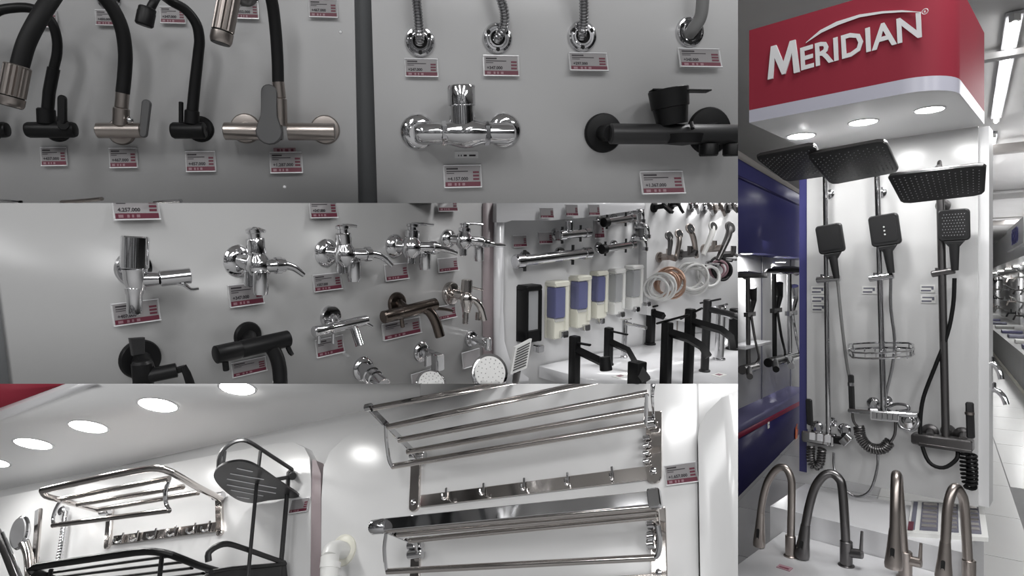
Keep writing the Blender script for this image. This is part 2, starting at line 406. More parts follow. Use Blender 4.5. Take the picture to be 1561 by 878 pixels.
def paddle(t, px, y0, y1, w, z, th, m, name='lever', wb=None, lean=0):
    """rounded lever plate standing up in the board plane"""
    wb = wb or w; a = t.P(px + lean, y0, z); b = t.P(px, y1, z); h = (a - b); L = h.length; ay = h.normalized(); ax = ay.cross(Z).normalized()
    poly = []
    for i in range(9): q = math.pi * i / 8; poly.append((math.cos(q) * w / 2, L - w / 2 + math.sin(q) * w / 2))
    if wb > w: poly += [(-w * .5, L * .62), (-w * .52, L * .48), (-w * .5 - (wb - w) * .3, L * .34)]
    for i in range(9): q = math.pi + math.pi * i / 8; poly.append((math.cos(q) * wb / 2, wb / 2 + math.sin(q) * wb / 2))
    if wb > w: poly += [(w * .5 + (wb - w) * .3, L * .34), (w * .52, L * .48), (w * .5, L * .62)]
    return G().prism(poly, b, ax, ay, Z, th, bev=th * .3).build(name, m, t)

# ================================================================ upper bay, left board: kitchen taps
def black_gooseneck(dx, label):
    t = Thing('gooseneck_tap', label, 'tap', B1, 88 + dx, 196)
    Q = lambda x, y, z: t.P(x + dx, y, z)
    G().lathe([(19, 0), (19, 3), (17, 6), (11, 7)], Q(89, 197, 0), Z, 28).build('wall_flange', 'black', t)
    G().cyl(Q(89, 197, 5), Q(89, 197, 30), 9).build('stem', 'black', t)
    G().lathe([(6, 0), (10, 1.5), (11.5, 5), (11.5, 62), (10, 66), (5, 67)], Q(39, 198, 34), X, 24).build('body', 'black', t)
    G().cyl(Q(71, 190, 35), Q(70, 165, 36), 12, bev=2).build('spout_socket', 'black', t)
    G().tube([Q(71, 188, 36), Q(75, 140, 40), Q(82, 104, 44)], 8).build('lower_pipe', 'black', t)
    G().tube([Q(82, 104, 44), Q(87, 80, 47), Q(86, 55, 51), Q(76, 30, 56), Q(52, 14, 62), Q(22, 12, 70), Q(-8, 20, 76), Q(-22, 50, 78)], 6.4, 14, k=5).build('spout', 'black', t)
    o = paddle(t, 96 + dx, 145, 190, 11.5, 46, 5, 'black')
    G().cyl(Q(96, 192, 34), Q(96, 190, 50), 7).build('lever_hub', 'black', t)
black_gooseneck(0, 'matte black gooseneck tap, leftmost one seen whole on the upper left board')
black_gooseneck(-105, 'black gooseneck tap cut off by the left edge of the picture')

t = Thing('hose_tap', 'brushed nickel tap whose thick black hose arches to a grooved spray nozzle', 'tap', B1, 186, 203)
G().lathe([(20, 0), (20, 3), (18, 6), (11, 7)], t.P(186, 201, 0), Z, 28).build('wall_flange', 'nickel', t)
G().cyl(t.P(186, 201, 5), t.P(186, 200, 34), 9).build('stem', 'nickel', t)
G().lathe([(8, 0), (11, 2), (11, 60), (9, 62)], t.P(147, 199, 36), X, 24).build('body', 'nickel', t)
G().lathe([(7, 0), (8.5, 1), (8.5, 9), (5, 10)], t.P(205, 199, 36), X, 20).build('valve_nut', 'chrome', t)
G().cyl(t.P(184, 192, 38), t.P(185, 165, 39), 11, bev=1).build('spout_socket', 'nickel', t)
G().cyl(t.P(185, 165, 39), t.P(187, 141, 40), 9, bev=1).build('spout_collar', 'nickel', t)
G().ball(t.P(198, 183, 48), 5).build('set_screw', 'chrome', t)
G().tube(t.PP([(187, 142, 40), (190, 112, 42), (191, 80, 46), (186, 45, 52), (173, 15, 60), (152, -12, 70), (126, -32, 85), (100, -28, 105), (77, 0, 125), (57, 32, 138), (40, 66, 144), (29, 104, 146)]), [9.2] * 5 + [9.6] * 3 + [10.5] * 4, 16, k=5).build('hose', 'black_rubber', t)
fluted(t, t.P(27, 100, 146), t.P(15, 162, 148), 15, 'nickel')
paddle(t, 219, 152, 210, 12.5, 40, 5, 'handle_grey', wb=11, lean=6)
G().cyl(t.P(210, 199, 37), t.P(219, 199, 40), 5).build('lever_hub', 'nickel', t)

t = Thing('swivel_tap', 'slim black swivel tap with thin pin lever on the upper left board', 'tap', B1, 306, 196)
G().lathe([(19.5, 0), (19.5, 3), (17, 6), (11, 7)], t.P(306, 197, 0), Z, 28).build('wall_flange', 'black', t)
G().cyl(t.P(306, 197, 5), t.P(304, 197, 30), 10).build('stem', 'black', t)
G().lathe([(6, 0), (10, 1.5), (12, 5), (12, 46), (10, 48)], t.P(260, 199, 32), X, 24).build('body', 'black', t)
G().cyl(t.P(292, 190, 34), t.P(293, 168, 35), 10, bev=1.5).build('spout_socket', 'black', t)
G().tube(t.PP([(292, 186, 35), (296, 140, 38), (302, 85, 43), (304, 60, 47), (299, 36, 52), (283, 15, 60), (262, 3, 72), (247, -7, 90), (240, -6, 108), (234, 4, 116), (229, 14, 118)]), [8.2, 7.8, 7.4, 7.2, 7, 6.6, 6.2, 5.8, 5.4, 5.4, 5.4], 14, k=5).build('spout', 'black', t)
G().lathe([(9, 0), (10.5, 1.5), (10.5, 6), (11, 7), (11, 22), (9.5, 24)], t.P(225, 11, 118), t.P(220, 36, 118) - t.P(225, 11, 118), 24).build('aerator', 'black', t)
G().cyl(t.P(276, 192, 34), t.P(276, 155, 36), 3.2, bev=1).build('pin_lever', 'black', t)

t = Thing('wall_mixer', 'brushed nickel two flange wall mixer with broad grey lever and black hose', 'mixer tap', B1, 436, 199)
for x, y in ((375, 196), (496, 198)):
    G().lathe([(22, 0), (22, 3), (20, 6), (12, 7)], t.P(x, y, 0), Z, 32).build('wall_flange', 'nickel', t)
    G().cyl(t.P(x, y, 5), t.P(x, y + 1, 32), 10).build('stem', 'nickel', t)
a = t.P(342, 200, 36); b = t.P(511, 201, 36)
G().lathe([(11, 0), (12.5, 1), (12.5, 58), (12.2, 58.5)], a, b - a, 28).build('body', 'nickel', t)
G().lathe([(12.2, 88), (12.5, 89), (12.5, (b - a).length - 1), (11, (b - a).length)], a, b - a, 28).build('body', 'nickel', t)
G().cyl(t.P(400, 200, 36), t.P(430, 200, 36), 13).build('body_collar', 'nickel_dark', t)
G().cyl(t.P(410, 203, 30), t.P(410, 203, 50), 15).build('cartridge', 'nickel', t)
paddle(t, 411, 129, 221, 22, 51, 6, 'handle_grey', wb=37)
G().cyl(t.P(428, 192, 44), t.P(427, 150, 46), 9.5, bev=1).build('spout_socket', 'nickel', t)
G().cyl(t.P(427, 150, 46), t.P(424, 124, 48), 8.4, bev=1).build('spout_collar', 'nickel', t)
G().tube(t.PP([(424, 126, 48), (423, 90, 52), (420, 45, 60), (414, 0, 72), (402, -35, 88), (382, -55, 105), (362, -42, 122), (351, -8, 132)]), [8.2] * 4 + [8.6] * 4, 16, k=5).build('hose', 'black_rubber', t)
fluted(t, t.P(350, -8, 132), t.P(336, 66, 134), 13.5, 'nickel', n=12)

def lever_tip(pts, z, w, m, label):
    t = Thing('lever_tap', label, 'tap', B1, pts[0][0], 335, clip=True)
    c = pts[len(pts) // 2]
    G().lathe([(16, 0), (16, 4), (9, 6)], t.P(c[0], 335, 0), Z, 20).build('wall_flange', m, t)
    G().cyl(t.P(c[0], 335, 4), t.P(c[0], 330, z), 8).build('stem', m, t)
    G().cyl(t.P(c[0], 340, z), t.P(c[0], c[1] + 4, z), 9).build('body', m, t)
    G().tube(t.PP([(x, y, z) for x, y in pts]), w, 10, flat=.35, k=3, up=(0, 1, 0)).build('lever', m, t)
lever_tip([(-20, 307), (6, 306), (31, 308)], 40, 7, 'chrome', 'chrome tap lever peeping up at the lower left corner of the upper board')
lever_tip([(95, 308), (125, 306), (155, 303)], 44, 8, 'nickel', 'flat grey tap lever peeping up along the lower edge of the upper board')
lever_tip([(236, 309), (256, 307), (276, 306)], 40, 8, 'chrome', 'small chrome tap top peeping up under the slim black swivel tap')
for x, y, m, lab in ((166, -2, 'chrome', 'chrome wall flange half hidden behind the arching black hose at the top'), (376, -6, 'nickel_dark', 'dark wall flange at the top edge beside the grooved chrome nozzle')):
    t = Thing('wall_flange', lab, 'flange', B1, x, y)
    G().lathe([(17, 0), (17, 3), (14, 6), (9, 8)], (0, 0, 0), Z, 24).build('flange_disc', m, t); G().cyl((0, 0, 7), (0, 2, 26), 7).build('stem', m, t)

for a in ((55, 17, 89, 44, 'behind the leftmost arching black hose', '+437.000'), (147, 16, 186, 41, 'at the top edge between two black hoses', '+450.000'), (245, 11, 284, 38, 'behind the spout of the slim black swivel tap', '+347.000'),
          (357, 3, 395, 31, 'beside the grooved chrome nozzle at the top edge', '+352.000'), (471, 0, 515, 29, 'at the top edge, nearest the dark board joint', '+467.000'), (64, 225, 104, 254, 'under the leftmost black gooseneck tap', '+437.000'),
          (168, 226, 211, 257, 'under the brushed nickel hose tap', '+467.000'), (284, 231, 330, 263, 'under the slim black swivel tap', '+457.000'), (412, 232, 462, 265, 'under the two flange brushed nickel mixer', '+1.287.000')):
    price_tag(B1, *a)
t = Thing('paper_sticker', 'small pale strip sticker above the tag of the brushed nickel mixer', 'sticker', B1, 434, 229)
G().box((0, 0, .4), (32, 7, .8)).build('strip', 'tag_pale', t)
for x, w in ((-9, 4), (-4, 2), (3, 5), (11, 4)): G().box((x, 0, .95), (w, 4, .3)).build('print_mark', 'tag_red', t)
for x, y, lab in ((434, 285, 'tiny clear bumper dot below the tag of the brushed nickel mixer'), (519, 49, 'tiny clear bumper dot under the top right tag beside the dark joint')):
    t = Thing('bumper_dot', lab, 'bumper', B1, x, y); G().ball((0, 0, .5), 2.2, 10, (1, 1, .6)).build('dot', 'white_gloss', t); G().lathe([(2.8, 0), (2.8, .3)], (0, 0, 0), Z, 12).build('dot_base', 'acrylic', t)

# ================================================================ upper bay, right board
def hose_flange(cx, cy, path, m, rid, label):
    t = Thing('hose_flange', label, 'hose flange', B1, cx, cy)
    G().lathe([(11, 0.5), (23, 0), (23, 2), (21, 5), (18.5, 5.5), (17.5, 4.2), (14.5, 4.2), (13.5, 6.5), (11, 6.5), (10.5, 1)], (0, 0, 0), Z, 40).build('ring', 'chrome', t)
    G().lathe([(11.5, .6), (11.4, 2.0)], (0, 0, 0), Z, 24).build('opening', 'dark_hole', t)
    for a in (math.radians(-90), math.radians(32), math.radians(148)):
        G().lathe([(3, 4.0), (3, 5.8), (1.5, 6.2)], (math.cos(a) * 16.5, math.sin(a) * 16.5, 0), Z, 12).build('screw', 'dark_hole', t)
    pts = smooth_path(t.PP(path), 20)
    if rid:
        L = [0.0]
        for i in range(1, len(pts)): L.append(L[-1] + (pts[i] - pts[i - 1]).length)
        n = int(L[-1] / 1.35); out = []; rr = []
        for k in range(n):
            q = k * L[-1] / (n - 1); i = max(j for j in range(len(L)) if L[j] <= q + 1e-6); i = min(i, len(pts) - 2)
            out.append(pts[i].lerp(pts[i + 1], (q - L[i]) / max(L[i + 1] - L[i], 1e-6))); rr.append(rid * (1.0 if k % 3 else .82))
        G().tube(out, rr, 14).build('corrugated_hose', m, t)
    else: G().tube(pts, 9.5, 16).build('smooth_hose', m, t)
hose_flange(640, 64, [(639, 66, 0), (640, 58, 10), (639, 45, 18), (637, 20, 24), (634, -8, 28), (632, -40, 30)], 'steel_hose', 7.2, 'chrome flange with ribbed steel hose, nearest the dark joint of the upper boards')
hose_flange(758, 59, [(757, 62, 0), (761, 54, 10), (768, 40, 18), (769, 20, 24), (763, -5, 28), (757, -40, 30)], 'steel_hose', 7.2, 'chrome flange with ribbed steel hose bending left, above the chrome mixer')
hose_flange(887, 56, [(886, 58, 0), (888, 48, 10), (890, 30, 16), (890, 5, 22), (889, -40, 28)], 'steel_hose', 7.2, 'chrome flange with straight ribbed steel hose, third along the right board')
hose_flange(1051, 49, [(1049, 53, 0), (1056, 45, 12), (1067, 28, 22), (1071, 5, 28), (1072, -40, 32)], 'grey_hose', 0, 'chrome flange with smooth plain grey hose, rightmost of the row')

t = Thing('bath_mixer', 'shiny chrome wall mixer with tall round cartridge on the upper right board', 'mixer tap', B1, 705, 200)
for x, y in ((637, 201), (768, 199)):
    G().lathe([(26, 0), (26, 4), (23, 8), (18, 10), (13, 11)], t.P(x, y, 0), Z, 36).build('wall_flange', 'chrome', t)
    G().lathe([(13, 9), (14, 10), (14, 24), (12, 28)], t.P(x, y, 0), Z, 6).build('hex_nut', 'chrome', t)
    G().cyl(t.P(x, y, 20), t.P(x, y + 2, 48), 12).build('stem', 'chrome', t)
a = t.P(630, 203, 46); b = t.P(786, 203, 46); L = (b - a).length
G().lathe([(5, 0), (12, 2), (15.5, 7), (16.5, 14), (16, 34), (15, 40), (17, 52), (21, 66), (22, L / 2), (21, L - 64), (17, L - 52), (15, L - 42), (15.5, L - 12), (13, L - 4), (6, L)], a, b - a, 32).build('body', 'chrome', t)
for x in (672, 737): G().lathe([(15.5, 0), (17.8, 1.5), (17.8, 8), (15.5, 10)], t.P(x, 203, 46), X, 6).build('collar_nut', 'chrome', t)
G().lathe([(19, 0), (19, 26), (17, 28)], t.P(705, 191, 46), Y, 32).build('lower_cartridge', 'chrome', t)
G().lathe([(17, 0), (20, 2), (20, 26), (18.5, 29), (8, 31)], t.P(704, 163, 47), Y, 32).build('handle_drum', 'chrome', t)
G().bar(t.P(690, 132, 47), t.P(724, 131, 56), 11, 2.4, up=Y, bev=1).build('lever', 'chrome', t)
for x in (698, 709): G().cyl(t.P(x, 139, 66), t.P(x, 139, 68), 2).build('index_dot', 'white_gloss', t)
G().lathe([(9, 0), (9, 8), (7, 10)], t.P(714, 214, 46), -Y, 20).build('outlet', 'chrome', t)

t = Thing('black_mixer', 'matte black wall mixer with flat lever, cut by the right edge of the upper board', 'mixer tap', B1, 1000, 203)
for x, y, r in ((919, 203, 29), (1080, 200, 36)):
    G().lathe([(r, 0), (r, 4), (r - 2, 7), (14, 9)], t.P(x, y, 0), Z, 36).build('wall_flange', 'black', t)
    G().cyl(t.P(x, y, 5), t.P(x + 14, y, 46), 12).build('stem', 'black', t)
a = t.P(929, 204, 46); b = t.P(1140, 205, 46)
G().lathe([(12, 0), (14.5, 2), (14.5, (b - a).length - 3), (12, (b - a).length)], a, b - a, 28).build('body', 'charcoal', t)
G().lathe([(22, 0), (25, 22), (25.5, 24)], t.P(1025, 190, 46), t.P(1019, 140, 46) - t.P(1025, 190, 46), 28).build('lower_cartridge', 'black', t)
G().lathe([(24.5, 0), (27, 1), (29, 26), (28, 27)], t.P(1022, 165, 46), t.P(1019, 140, 46) - t.P(1025, 190, 46), 28).build('handle_drum', 'black', t)
G().bar(t.P(992, 138, 46), t.P(1081, 139, 60), 26, 2.2, up=Y, bev=.8).build('lever', 'black', t)
G().lathe([(2, 0), (26, 3), (30, 16)], t.P(1040, 222, 46), Y, 28).build('body_belly', 'black', t)
for x in (1080, 1116): G().lathe([(12.5, 0), (14, 2), (14, 16), (13, 18)], t.P(x, 238, 46), Y, 24).build('outlet', 'black', t)
G().cyl(t.P(1054, 187, 58), t.P(1056, 196, 64), 3).build('set_screw', 'charcoal', t)

for a in ((617, 90, 668, 119, 'under the ribbed hose flange nearest the dark joint', '+247.000'), (736, 85, 791, 118, 'under the left bending ribbed hose flange', '+347.000'), (866, 82, 925, 113, 'under the third ribbed hose flange', '+297.000', .3, ),
          (1032, 76, 1096, 109, 'under the smooth grey hose flange', '+345.000', .35), (676, 252, 734, 287, 'under the shiny chrome bath mixer', '+4.157.000'), (974, 263, 1040, 300, 'under the matte black wall mixer', '+1.367.000', .35)):
    price_tag(B1, *a)
t = Thing('paper_sticker', 'faint grey strip sticker between the chrome mixer and its tag', 'sticker', B1, 711, 236)
G().box((0, 0, .4), (36, 10, .8)).build('strip', 'board_white', t)
for x, w in ((-12, 1.5), (-8, 1.5), (-2, 5), (9, 10)): G().box((x, -1, .95), (w, 2.6, .3)).build('print_mark', 'tag_ink', t)
# ================================================================ middle bay: garden taps on a receding board
slab('wall_middle_backing', 'gap_grey', outline(B2, [(-420, 290), (760, 290), (760, 620), (-420, 620)], -0.035), B2.n, 0.015, B2)
slab('wall_middle_left', 'board_mid', outline(B2, [(-14, 300), (742, 300), (742, 600), (24, 600)]), B2.n, 0.02, B2)
slab('trim_1', 'mauve_trim', outline(B2, [(738, 300), (757, 300), (757, 600), (738, 600)], 0.004), B2.n, 0.03, B2)
slab('wall_middle_right', 'board_white', outline(B2B, [(752, 296), (1190, 296), (1190, 600), (752, 600)]), B2B.n, 0.02, B2B)
def edge_band(name, poly, d, th, bay=B2B, m='white_gloss'): return slab(name, m, outline(bay, poly, d), bay.n, th, bay)
edge_band('trim_2', [(757, 300), (769, 300), (769, 340), (767, 470), (769, 520), (777, 548), (792, 566), (806, 576), (806, 600), (757, 600)], 0.02, 0.02)
edge_band('trim_3', [(757, 296), (1190, 296), (1190, 306), (1000, 316), (900, 331), (840, 336), (780, 336), (771, 339), (757, 339)], 0.024, 0.024)

def garden_tap(f, b, top, lev, spout, arm, r, label, m='chrome', low=None):
    """f=(x,y,r) flange; b=(x,y) body; top=(x,y) of the neck; lev=(x,y) lever end; spout=(x,y0,y1); arm=list of px points"""
    r *= 1.12
    t = Thing('garden_tap', label, 'tap', B2, f[0], f[1]); z = 34 * f[2] / 24
    G().lathe([(f[2], 0), (f[2], 3), (f[2] * .92, 5), (f[2] * .75, 9), (f[2] * .45, 11)], (0, 0, 0), Z, 32).build('wall_flange', m, t)
    G().tube([(0, 0, 6), (t.P(b[0], b[1], z) * .5) + V((0, 0, z * .1)), t.P(b[0], b[1], z)], r * .62, 16).build('stem', m, t)
    c = t.P(b[0], b[1], z); tp = t.P(top[0], top[1], z); d = tp - c; L = d.length
    G().lathe([(r * .55, -r * 1.05), (r * .95, -r * .55), (r * 1.02, 0), (r * .9, r * .5), (r * .6, r * .95), (r * .6, r * 1.05)], c, d, 24).build('body', m, t)
    G().lathe([(r * .62, r * .9), (r * .72, r * 1.0), (r * .72, L * .72), (r * .66, L * .75), (r * .5, L * .76), (r * .5, L * .92)], c, d, 22).build('neck', m, t)
    lv = t.P(lev[0], lev[1], z + 12)
    g = G(); g.lathe([(r * .5, L * .88), (r * .62, L * .9), (r * .62, L), (r * .4, L * 1.04)], c, d, 18); hub = g.build('handle_cap', m, t)
    G().tube([tp, tp.lerp(lv, .5) + V((0, r * .05, 0)), lv], [r * .48, r * .4, r * .3], 10, flat=.45, up=(0, 1, 0)).build('lever', m, t)
    s0, s1 = t.P(spout[0], spout[1], z + 10), t.P(spout[0], spout[2], z + 10)
    G().tube([c, c.lerp(s0, .75) + V((0, r * .12, 0)), s0 + (s1 - s0) * .25], r * .52, 14, k=3).build('spout', m, t)
    G().lathe([(r * .55, 0), (r * .62, 1), (r * .62, (s1 - s0).length * .8), (r * .55, (s1 - s0).length)], s0, s1 - s0, 20).build('spout_end', m, t)
    ap = [c] + [t.P(x, y, z + 14 + 4 * i) for i, (x, y) in enumerate(arm)]
    G().tube(ap[:3], r * .55, 16).build('side_valve', m, t)
    G().lathe([(r * .56, 0), (r * .68, 1), (r * .68, r * .5), (r * .56, r * .55)], ap[1].lerp(ap[2], .3), ap[2] - ap[1], 20).build('valve_ring', m, t)
    if len(ap) > 3: G().tube(ap[2:], [r * .34] + [r * .3] * (len(ap) - 4) + [r * .22], 12, k=3).build('side_lever', m, t)
    if low:
        l0, l1 = t.P(low[0], b[1] + r * .4, z - 4), t.P(low[0], low[1], z - 4)
        G().cyl(l0, l1, r * .45, bev=1).build('lower_outlet', m, t)
    return t
# the big tap with a drum handle
t = Thing('garden_tap', 'large chrome tap with round drum handle, leftmost in the middle board top row', 'tap', B2, 203, 409)
G().lathe([(27, 0), (27, 3), (25, 6), (12, 8)], (0, 0, 0), Z, 32).build('wall_flange', 'chrome', t)
G().cyl((0, 0, 5), t.P(206, 418, 44), 11).build('stem', 'chrome', t)
c = t.P(206, 420, 44)
G().lathe([(12, -22), (14, -14), (16, -4), (16, 6), (17, 10)], c, Y, 28).build('body', 'chrome', t)
a = t.P(205, 410, 44); b = t.P(206, 360, 44)
G().lathe([(16, 0), (18.5, 2), (18.5, (b - a).length - 2), (17, (b - a).length)], a, b - a, 32).build('handle_drum', 'chrome', t)
a = t.P(205, 440, 44); b = t.P(205, 479, 46)
G().lathe([(13, 0), (12, 6), (10.5, 10), (10.5, (b - a).length - 1), (9.5, (b - a).length)], a, b - a, 24).build('spout', 'chrome', t)
a = t.P(212, 426, 46); b = t.P(243, 425, 58); e = t.P(291, 420, 72)
G().tube([a, b], [12, 9.5], 20).build('side_valve', 'chrome', t)
G().lathe([(9.5, 0), (12, 1.5), (12, (e - b).length - 1), (10.5, (e - b).length)], b, e - b, 24).build('valve_drum', 'chrome', t)
G().tube(t.PP([(270, 431, 70), (281, 434, 76), (291, 441, 80), (303, 440, 84)]), [3, 3, 2.6, 2.2], 10, k=3).build('side_lever', 'chrome', t)
garden_tap((363, 397, 24), (394, 405), (387, 349), (404, 353), (397, 414, 449), [(412, 405), (434, 404), (448, 408), (463, 419)], 17, 'chrome twin outlet tap, second in the middle board top row', low=(381, 437))
garden_tap((497, 385, 21), (526, 388), (522, 344), (544, 345), (540, 398, 429), [(552, 388), (566, 387), (582, 391), (597, 405)], 15, 'chrome twin outlet tap, third in the middle board top row', low=(521, 417))
garden_tap((601, 375, 18), (627, 377), (629, 342), (660, 343), (648, 385, 411), [(652, 377), (668, 378), (682, 381), (696, 386)], 13.5, 'chrome twin outlet tap with flat bar lever, fourth in the top row', low=(627, 402))
garden_tap((682, 364, 15), (707, 366), (709, 341), (735, 342), (730, 374, 398), [(728, 368), (744, 371), (755, 373), (769, 374)], 11.5, 'chrome twin outlet tap beside the mauve trim, last in the top row', low=(706, 390))

def bar_tap(f, ends, r, spout, lev, m, label, pins=()):
    """horizontal bar body with a bent spout"""
    t = Thing('bar_tap', label, 'tap', B2, f[0], f[1]); z = 30 * f[2] / 20
    G().lathe([(f[2], 0), (f[2], 3), (f[2] * .9, 6), (f[2] * .5, 8)], (0, 0, 0), Z, 32).build('wall_flange', m, t)
    a, b = t.P(*ends[0], z), t.P(*ends[1], z + 6); L = (b - a).length
    G().cyl((0, 0, 5), a.lerp(b, .45), r * .8).build('stem', m, t)
    G().lathe([(r * .85, 0), (r, 1.2), (r, L * .3), (r * .94, L * .31), (r * .94, L * .33), (r, L * .34), (r, L - 1.2), (r * .85, L)], a, b - a, 24).build('body', m, t)
    G().tube([t.P(x, y, z + 3 + i * 5) for i, (x, y) in enumerate(spout)], r * .82, 16, k=4).build('spout', m, t)
    if lev: G().tube([t.P(x, y, z + 8 + i * 4) for i, (x, y) in enumerate(lev)], [r * .3] * (len(lev) - 1) + [r * .22], 10, k=3).build('lever', m, t)
    for x0, y0, x1, y1 in pins: G().cyl(t.P(x0, y0, z), t.P(x1, y1, z), r * .34, bev=.8).build('pin', m, t)
    return t
bar_tap((377, 512, 22), ((328, 541), (440, 516)), 13, [(410, 524), (420, 540), (426, 562), (428, 600)], [(436, 522), (442, 536), (446, 541)], 'black', 'matte black bar tap with drooping spout, second in the lower row', pins=((343, 549, 345, 565),))
bar_tap((503, 483, 18), ((478, 506), (559, 488)), 8.2, [(536, 493), (541, 503), (545, 515), (549, 527)], [(553, 489), (561, 494), (568, 498)], 'chrome', 'chrome bar tap with slanted spout in the middle of the lower row', pins=((486, 511, 486, 524), (508, 508, 508, 524)))
bar_tap((604, 462, 17), ((584, 484), (664, 463)), 9.5, [(636, 470), (652, 473), (663, 488), (671, 513)], [(660, 470), (676, 471), (690, 474)], 'bronze', 'dark bronze bar tap with long curved spout in the lower row', pins=((612, 484, 614, 499),))
t = Thing('bar_tap', 'black disc flange tap with wedge handle, leftmost in the lower row', 'tap', B2, 213, 547)
G().lathe([(30, 0), (30, 4), (28, 7), (14, 9)], (0, 0, 0), Z, 36).build('wall_flange', 'black', t)
G().cyl((0, 0, 5), t.P(222, 568, 40), 14).build('stem', 'black', t)
G().lathe([(14, -30), (14, 12), (11, 16)], t.P(217, 566, 40), Y, 24).build('body', 'black', t)
G().prism([(-8, 0), (8, 0), (10, 24), (-10, 26)], t.P(209, 540, 44), X, Y, Z, 7, bev=1).build('wedge_handle', 'charcoal', t)
a = t.P(226, 573, 44); b = t.P(270, 564, 60); G().lathe([(11, 0), (11, (b - a).length - 1), (9, (b - a).length)], a, b - a, 22).build('side_valve', 'black', t)
G().bar(t.P(268, 565, 60), t.P(282, 561, 66), 8, 8).build('valve_stub', 'black', t)
G().tube(t.PP([(279, 558, 66), (285, 570, 68), (292, 590, 70)]), [5, 6, 7], 10, flat=.5).build('side_lever', 'black', t)
t = Thing('garden_tap', 'brushed nickel tap with round handle and hooked spout beside the trim', 'tap', B2, 686, 447)
G().lathe([(18, 0), (18, 3), (16, 7), (8, 9)], (0, 0, 0), Z, 30).build('wall_flange', 'chrome_warm', t)
G().cyl((0, 0, 6), t.P(711, 452, 32), 7).build('stem', 'chrome_warm', t)
G().lathe([(6, -20), (7, -14), (9, -6), (9.5, 0), (8, 8), (6, 10)], t.P(711, 456, 32), Y, 22).build('body', 'chrome_warm', t)
a = t.P(711, 446, 32); b = t.P(712, 427, 32); G().lathe([(7, 0), (8.5, 1), (8.5, (b - a).length), (6, (b - a).length + 1.5)], a, b - a, 22).build('handle_drum', 'chrome_warm', t)
G().tube(t.PP([(718, 438, 36), (727, 440, 42), (736, 442, 46)]), [2.2, 1.9, 1.5], 8).build('lever', 'chrome_warm', t)
G().tube(t.PP([(714, 455, 34), (725, 459, 40), (733, 470, 44), (738, 488, 46)]), 5.2, 14, k=4).build('spout', 'chrome_warm', t)
G().cyl(t.P(710, 474, 32), t.P(709, 494, 32), 4.6, bev=1).build('lower_outlet', 'chrome_warm', t)
G().cyl(t.P(729, 476, 40), t.P(728, 488, 40), 4).build('side_outlet', 'chrome_warm', t)
# third row
t = Thing('angle_valve', 'chrome hose connector with stepped rings, left in the bottom row', 'valve', B2, 553, 562)
G().lathe([(19, 0), (19, 3), (16, 6), (10, 8)], (0, 0, 0), Z, 28).build('wall_flange', 'chrome', t)
a = t.P(553, 562, 4); b = t.P(585, 588, 60); L = (b - a).length
G().lathe([(11, 0), (11, L * .25), (14, L * .27), (14, L * .42), (12, L * .44), (12, L * .5), (13, L * .52), (13, L * .62), (11, L * .64), (11, L)], a, b - a, 20).build('connector', 'chrome', t)
t = Thing('angle_valve', 'square chrome valve block in the bottom row above a white shower head', 'valve', B2, 642, 536)
G().lathe([(16, 0), (16, 3), (13, 6), (8, 7)], (0, 0, 0), Z, 26).build('wall_flange', 'chrome', t)
G().bar((0, 0, 5), t.P(668, 546, 34), 13, 13, up=Y, bev=1).build('stem_block', 'chrome', t)
G().box(t.P(667, 552, 36), (15, 26, 15), bev=1.5).build('valve_block', 'chrome', t); G().box(t.P(652, 550, 40), (10, 16, 6), bev=1).build('square_handle', 'chrome', t)
t = Thing('angle_valve', 'small chrome angle valve below the brushed nickel tap', 'valve', B2, 717, 516)
G().lathe([(13, 0), (13, 3), (11, 6), (6, 7)], (0, 0, 0), Z, 24).build('wall_flange', 'chrome', t)
a = t.P(719, 515, 4); b = t.P(743, 523, 42); G().lathe([(4.5, 0), (5, (b - a).length * .7), (8, (b - a).length * .72), (8, (b - a).length), (6, (b - a).length + 3)], a, b - a, 20).build('valve_stem', 'chrome', t)
G().cyl(t.P(744, 514, 44), t.P(744, 534, 44), 5, bev=1).build('outlet', 'chrome', t)
def round_head(px, py, rx, z, label, ax):
    t = Thing('hand_shower', label, 'hand shower', B2, px - 22, py + 26); c = t.P(px, py, z); d = V(ax).normalized()
    G().lathe([(rx * .5, -9), (rx * .9, -5), (rx, 0), (rx, 2), (rx * .88, 3)], c, d, 32).build('head', 'chrome', t)
    fc = G().lathe([(rx * .86, 2), (rx * .84, 4), (rx * .5, 4.6)], c, d, 32).build('spray_face', 'white_face', t)
    x, y = perp(d)
    for ring, n in ((.28, 7), (.5, 12), (.7, 16)):
        g = G()
        for i in range(n): q = c + d * 4.2 + (x * math.cos(6.283 * i / n) + y * math.sin(6.283 * i / n)) * rx * ring; g.lathe([(.9, 0), (.5, 1)], q, d, 6)
        g.build('nozzle_ring', 'nozzle_grey', fc)
    G().tube([c - d * 6, c + V((-8, -14, -16)), (0, -8, 18), (0, -30, 20)], [8, 6.5, 6, 6], 14, k=3).build('handle', 'chrome', t)
    G().lathe([(10, 0), (10, 4), (7, 6)], (0, -8, 0), Z, 18).build('holder_flange', 'chrome', t); G().cyl((0, -8, 4), (0, -8, 22), 5).build('holder_arm', 'chrome', t)
round_head(746, 568, 27, 60, 'round white faced hand shower at the bottom beside the mauve trim', (-.45, .35, .8))
round_head(657, 586, 22, 60, 'white shower head cut off by the lower edge under the square valve', (-.35, .6, .7))
t = Thing('hand_shower', 'flat rectangular slotted shower head tilted beside the black dispenser', 'hand shower', B2B, 782, 566)
c0, c1, c2, c3 = t.P(786, 529, 70), t.P(811, 516, 70), t.P(803, 561, 74), t.P(778, 571, 74)
nn = (c1 - c0).cross(c3 - c0).normalized(); nn = nn if nn.z > 0 else -nn
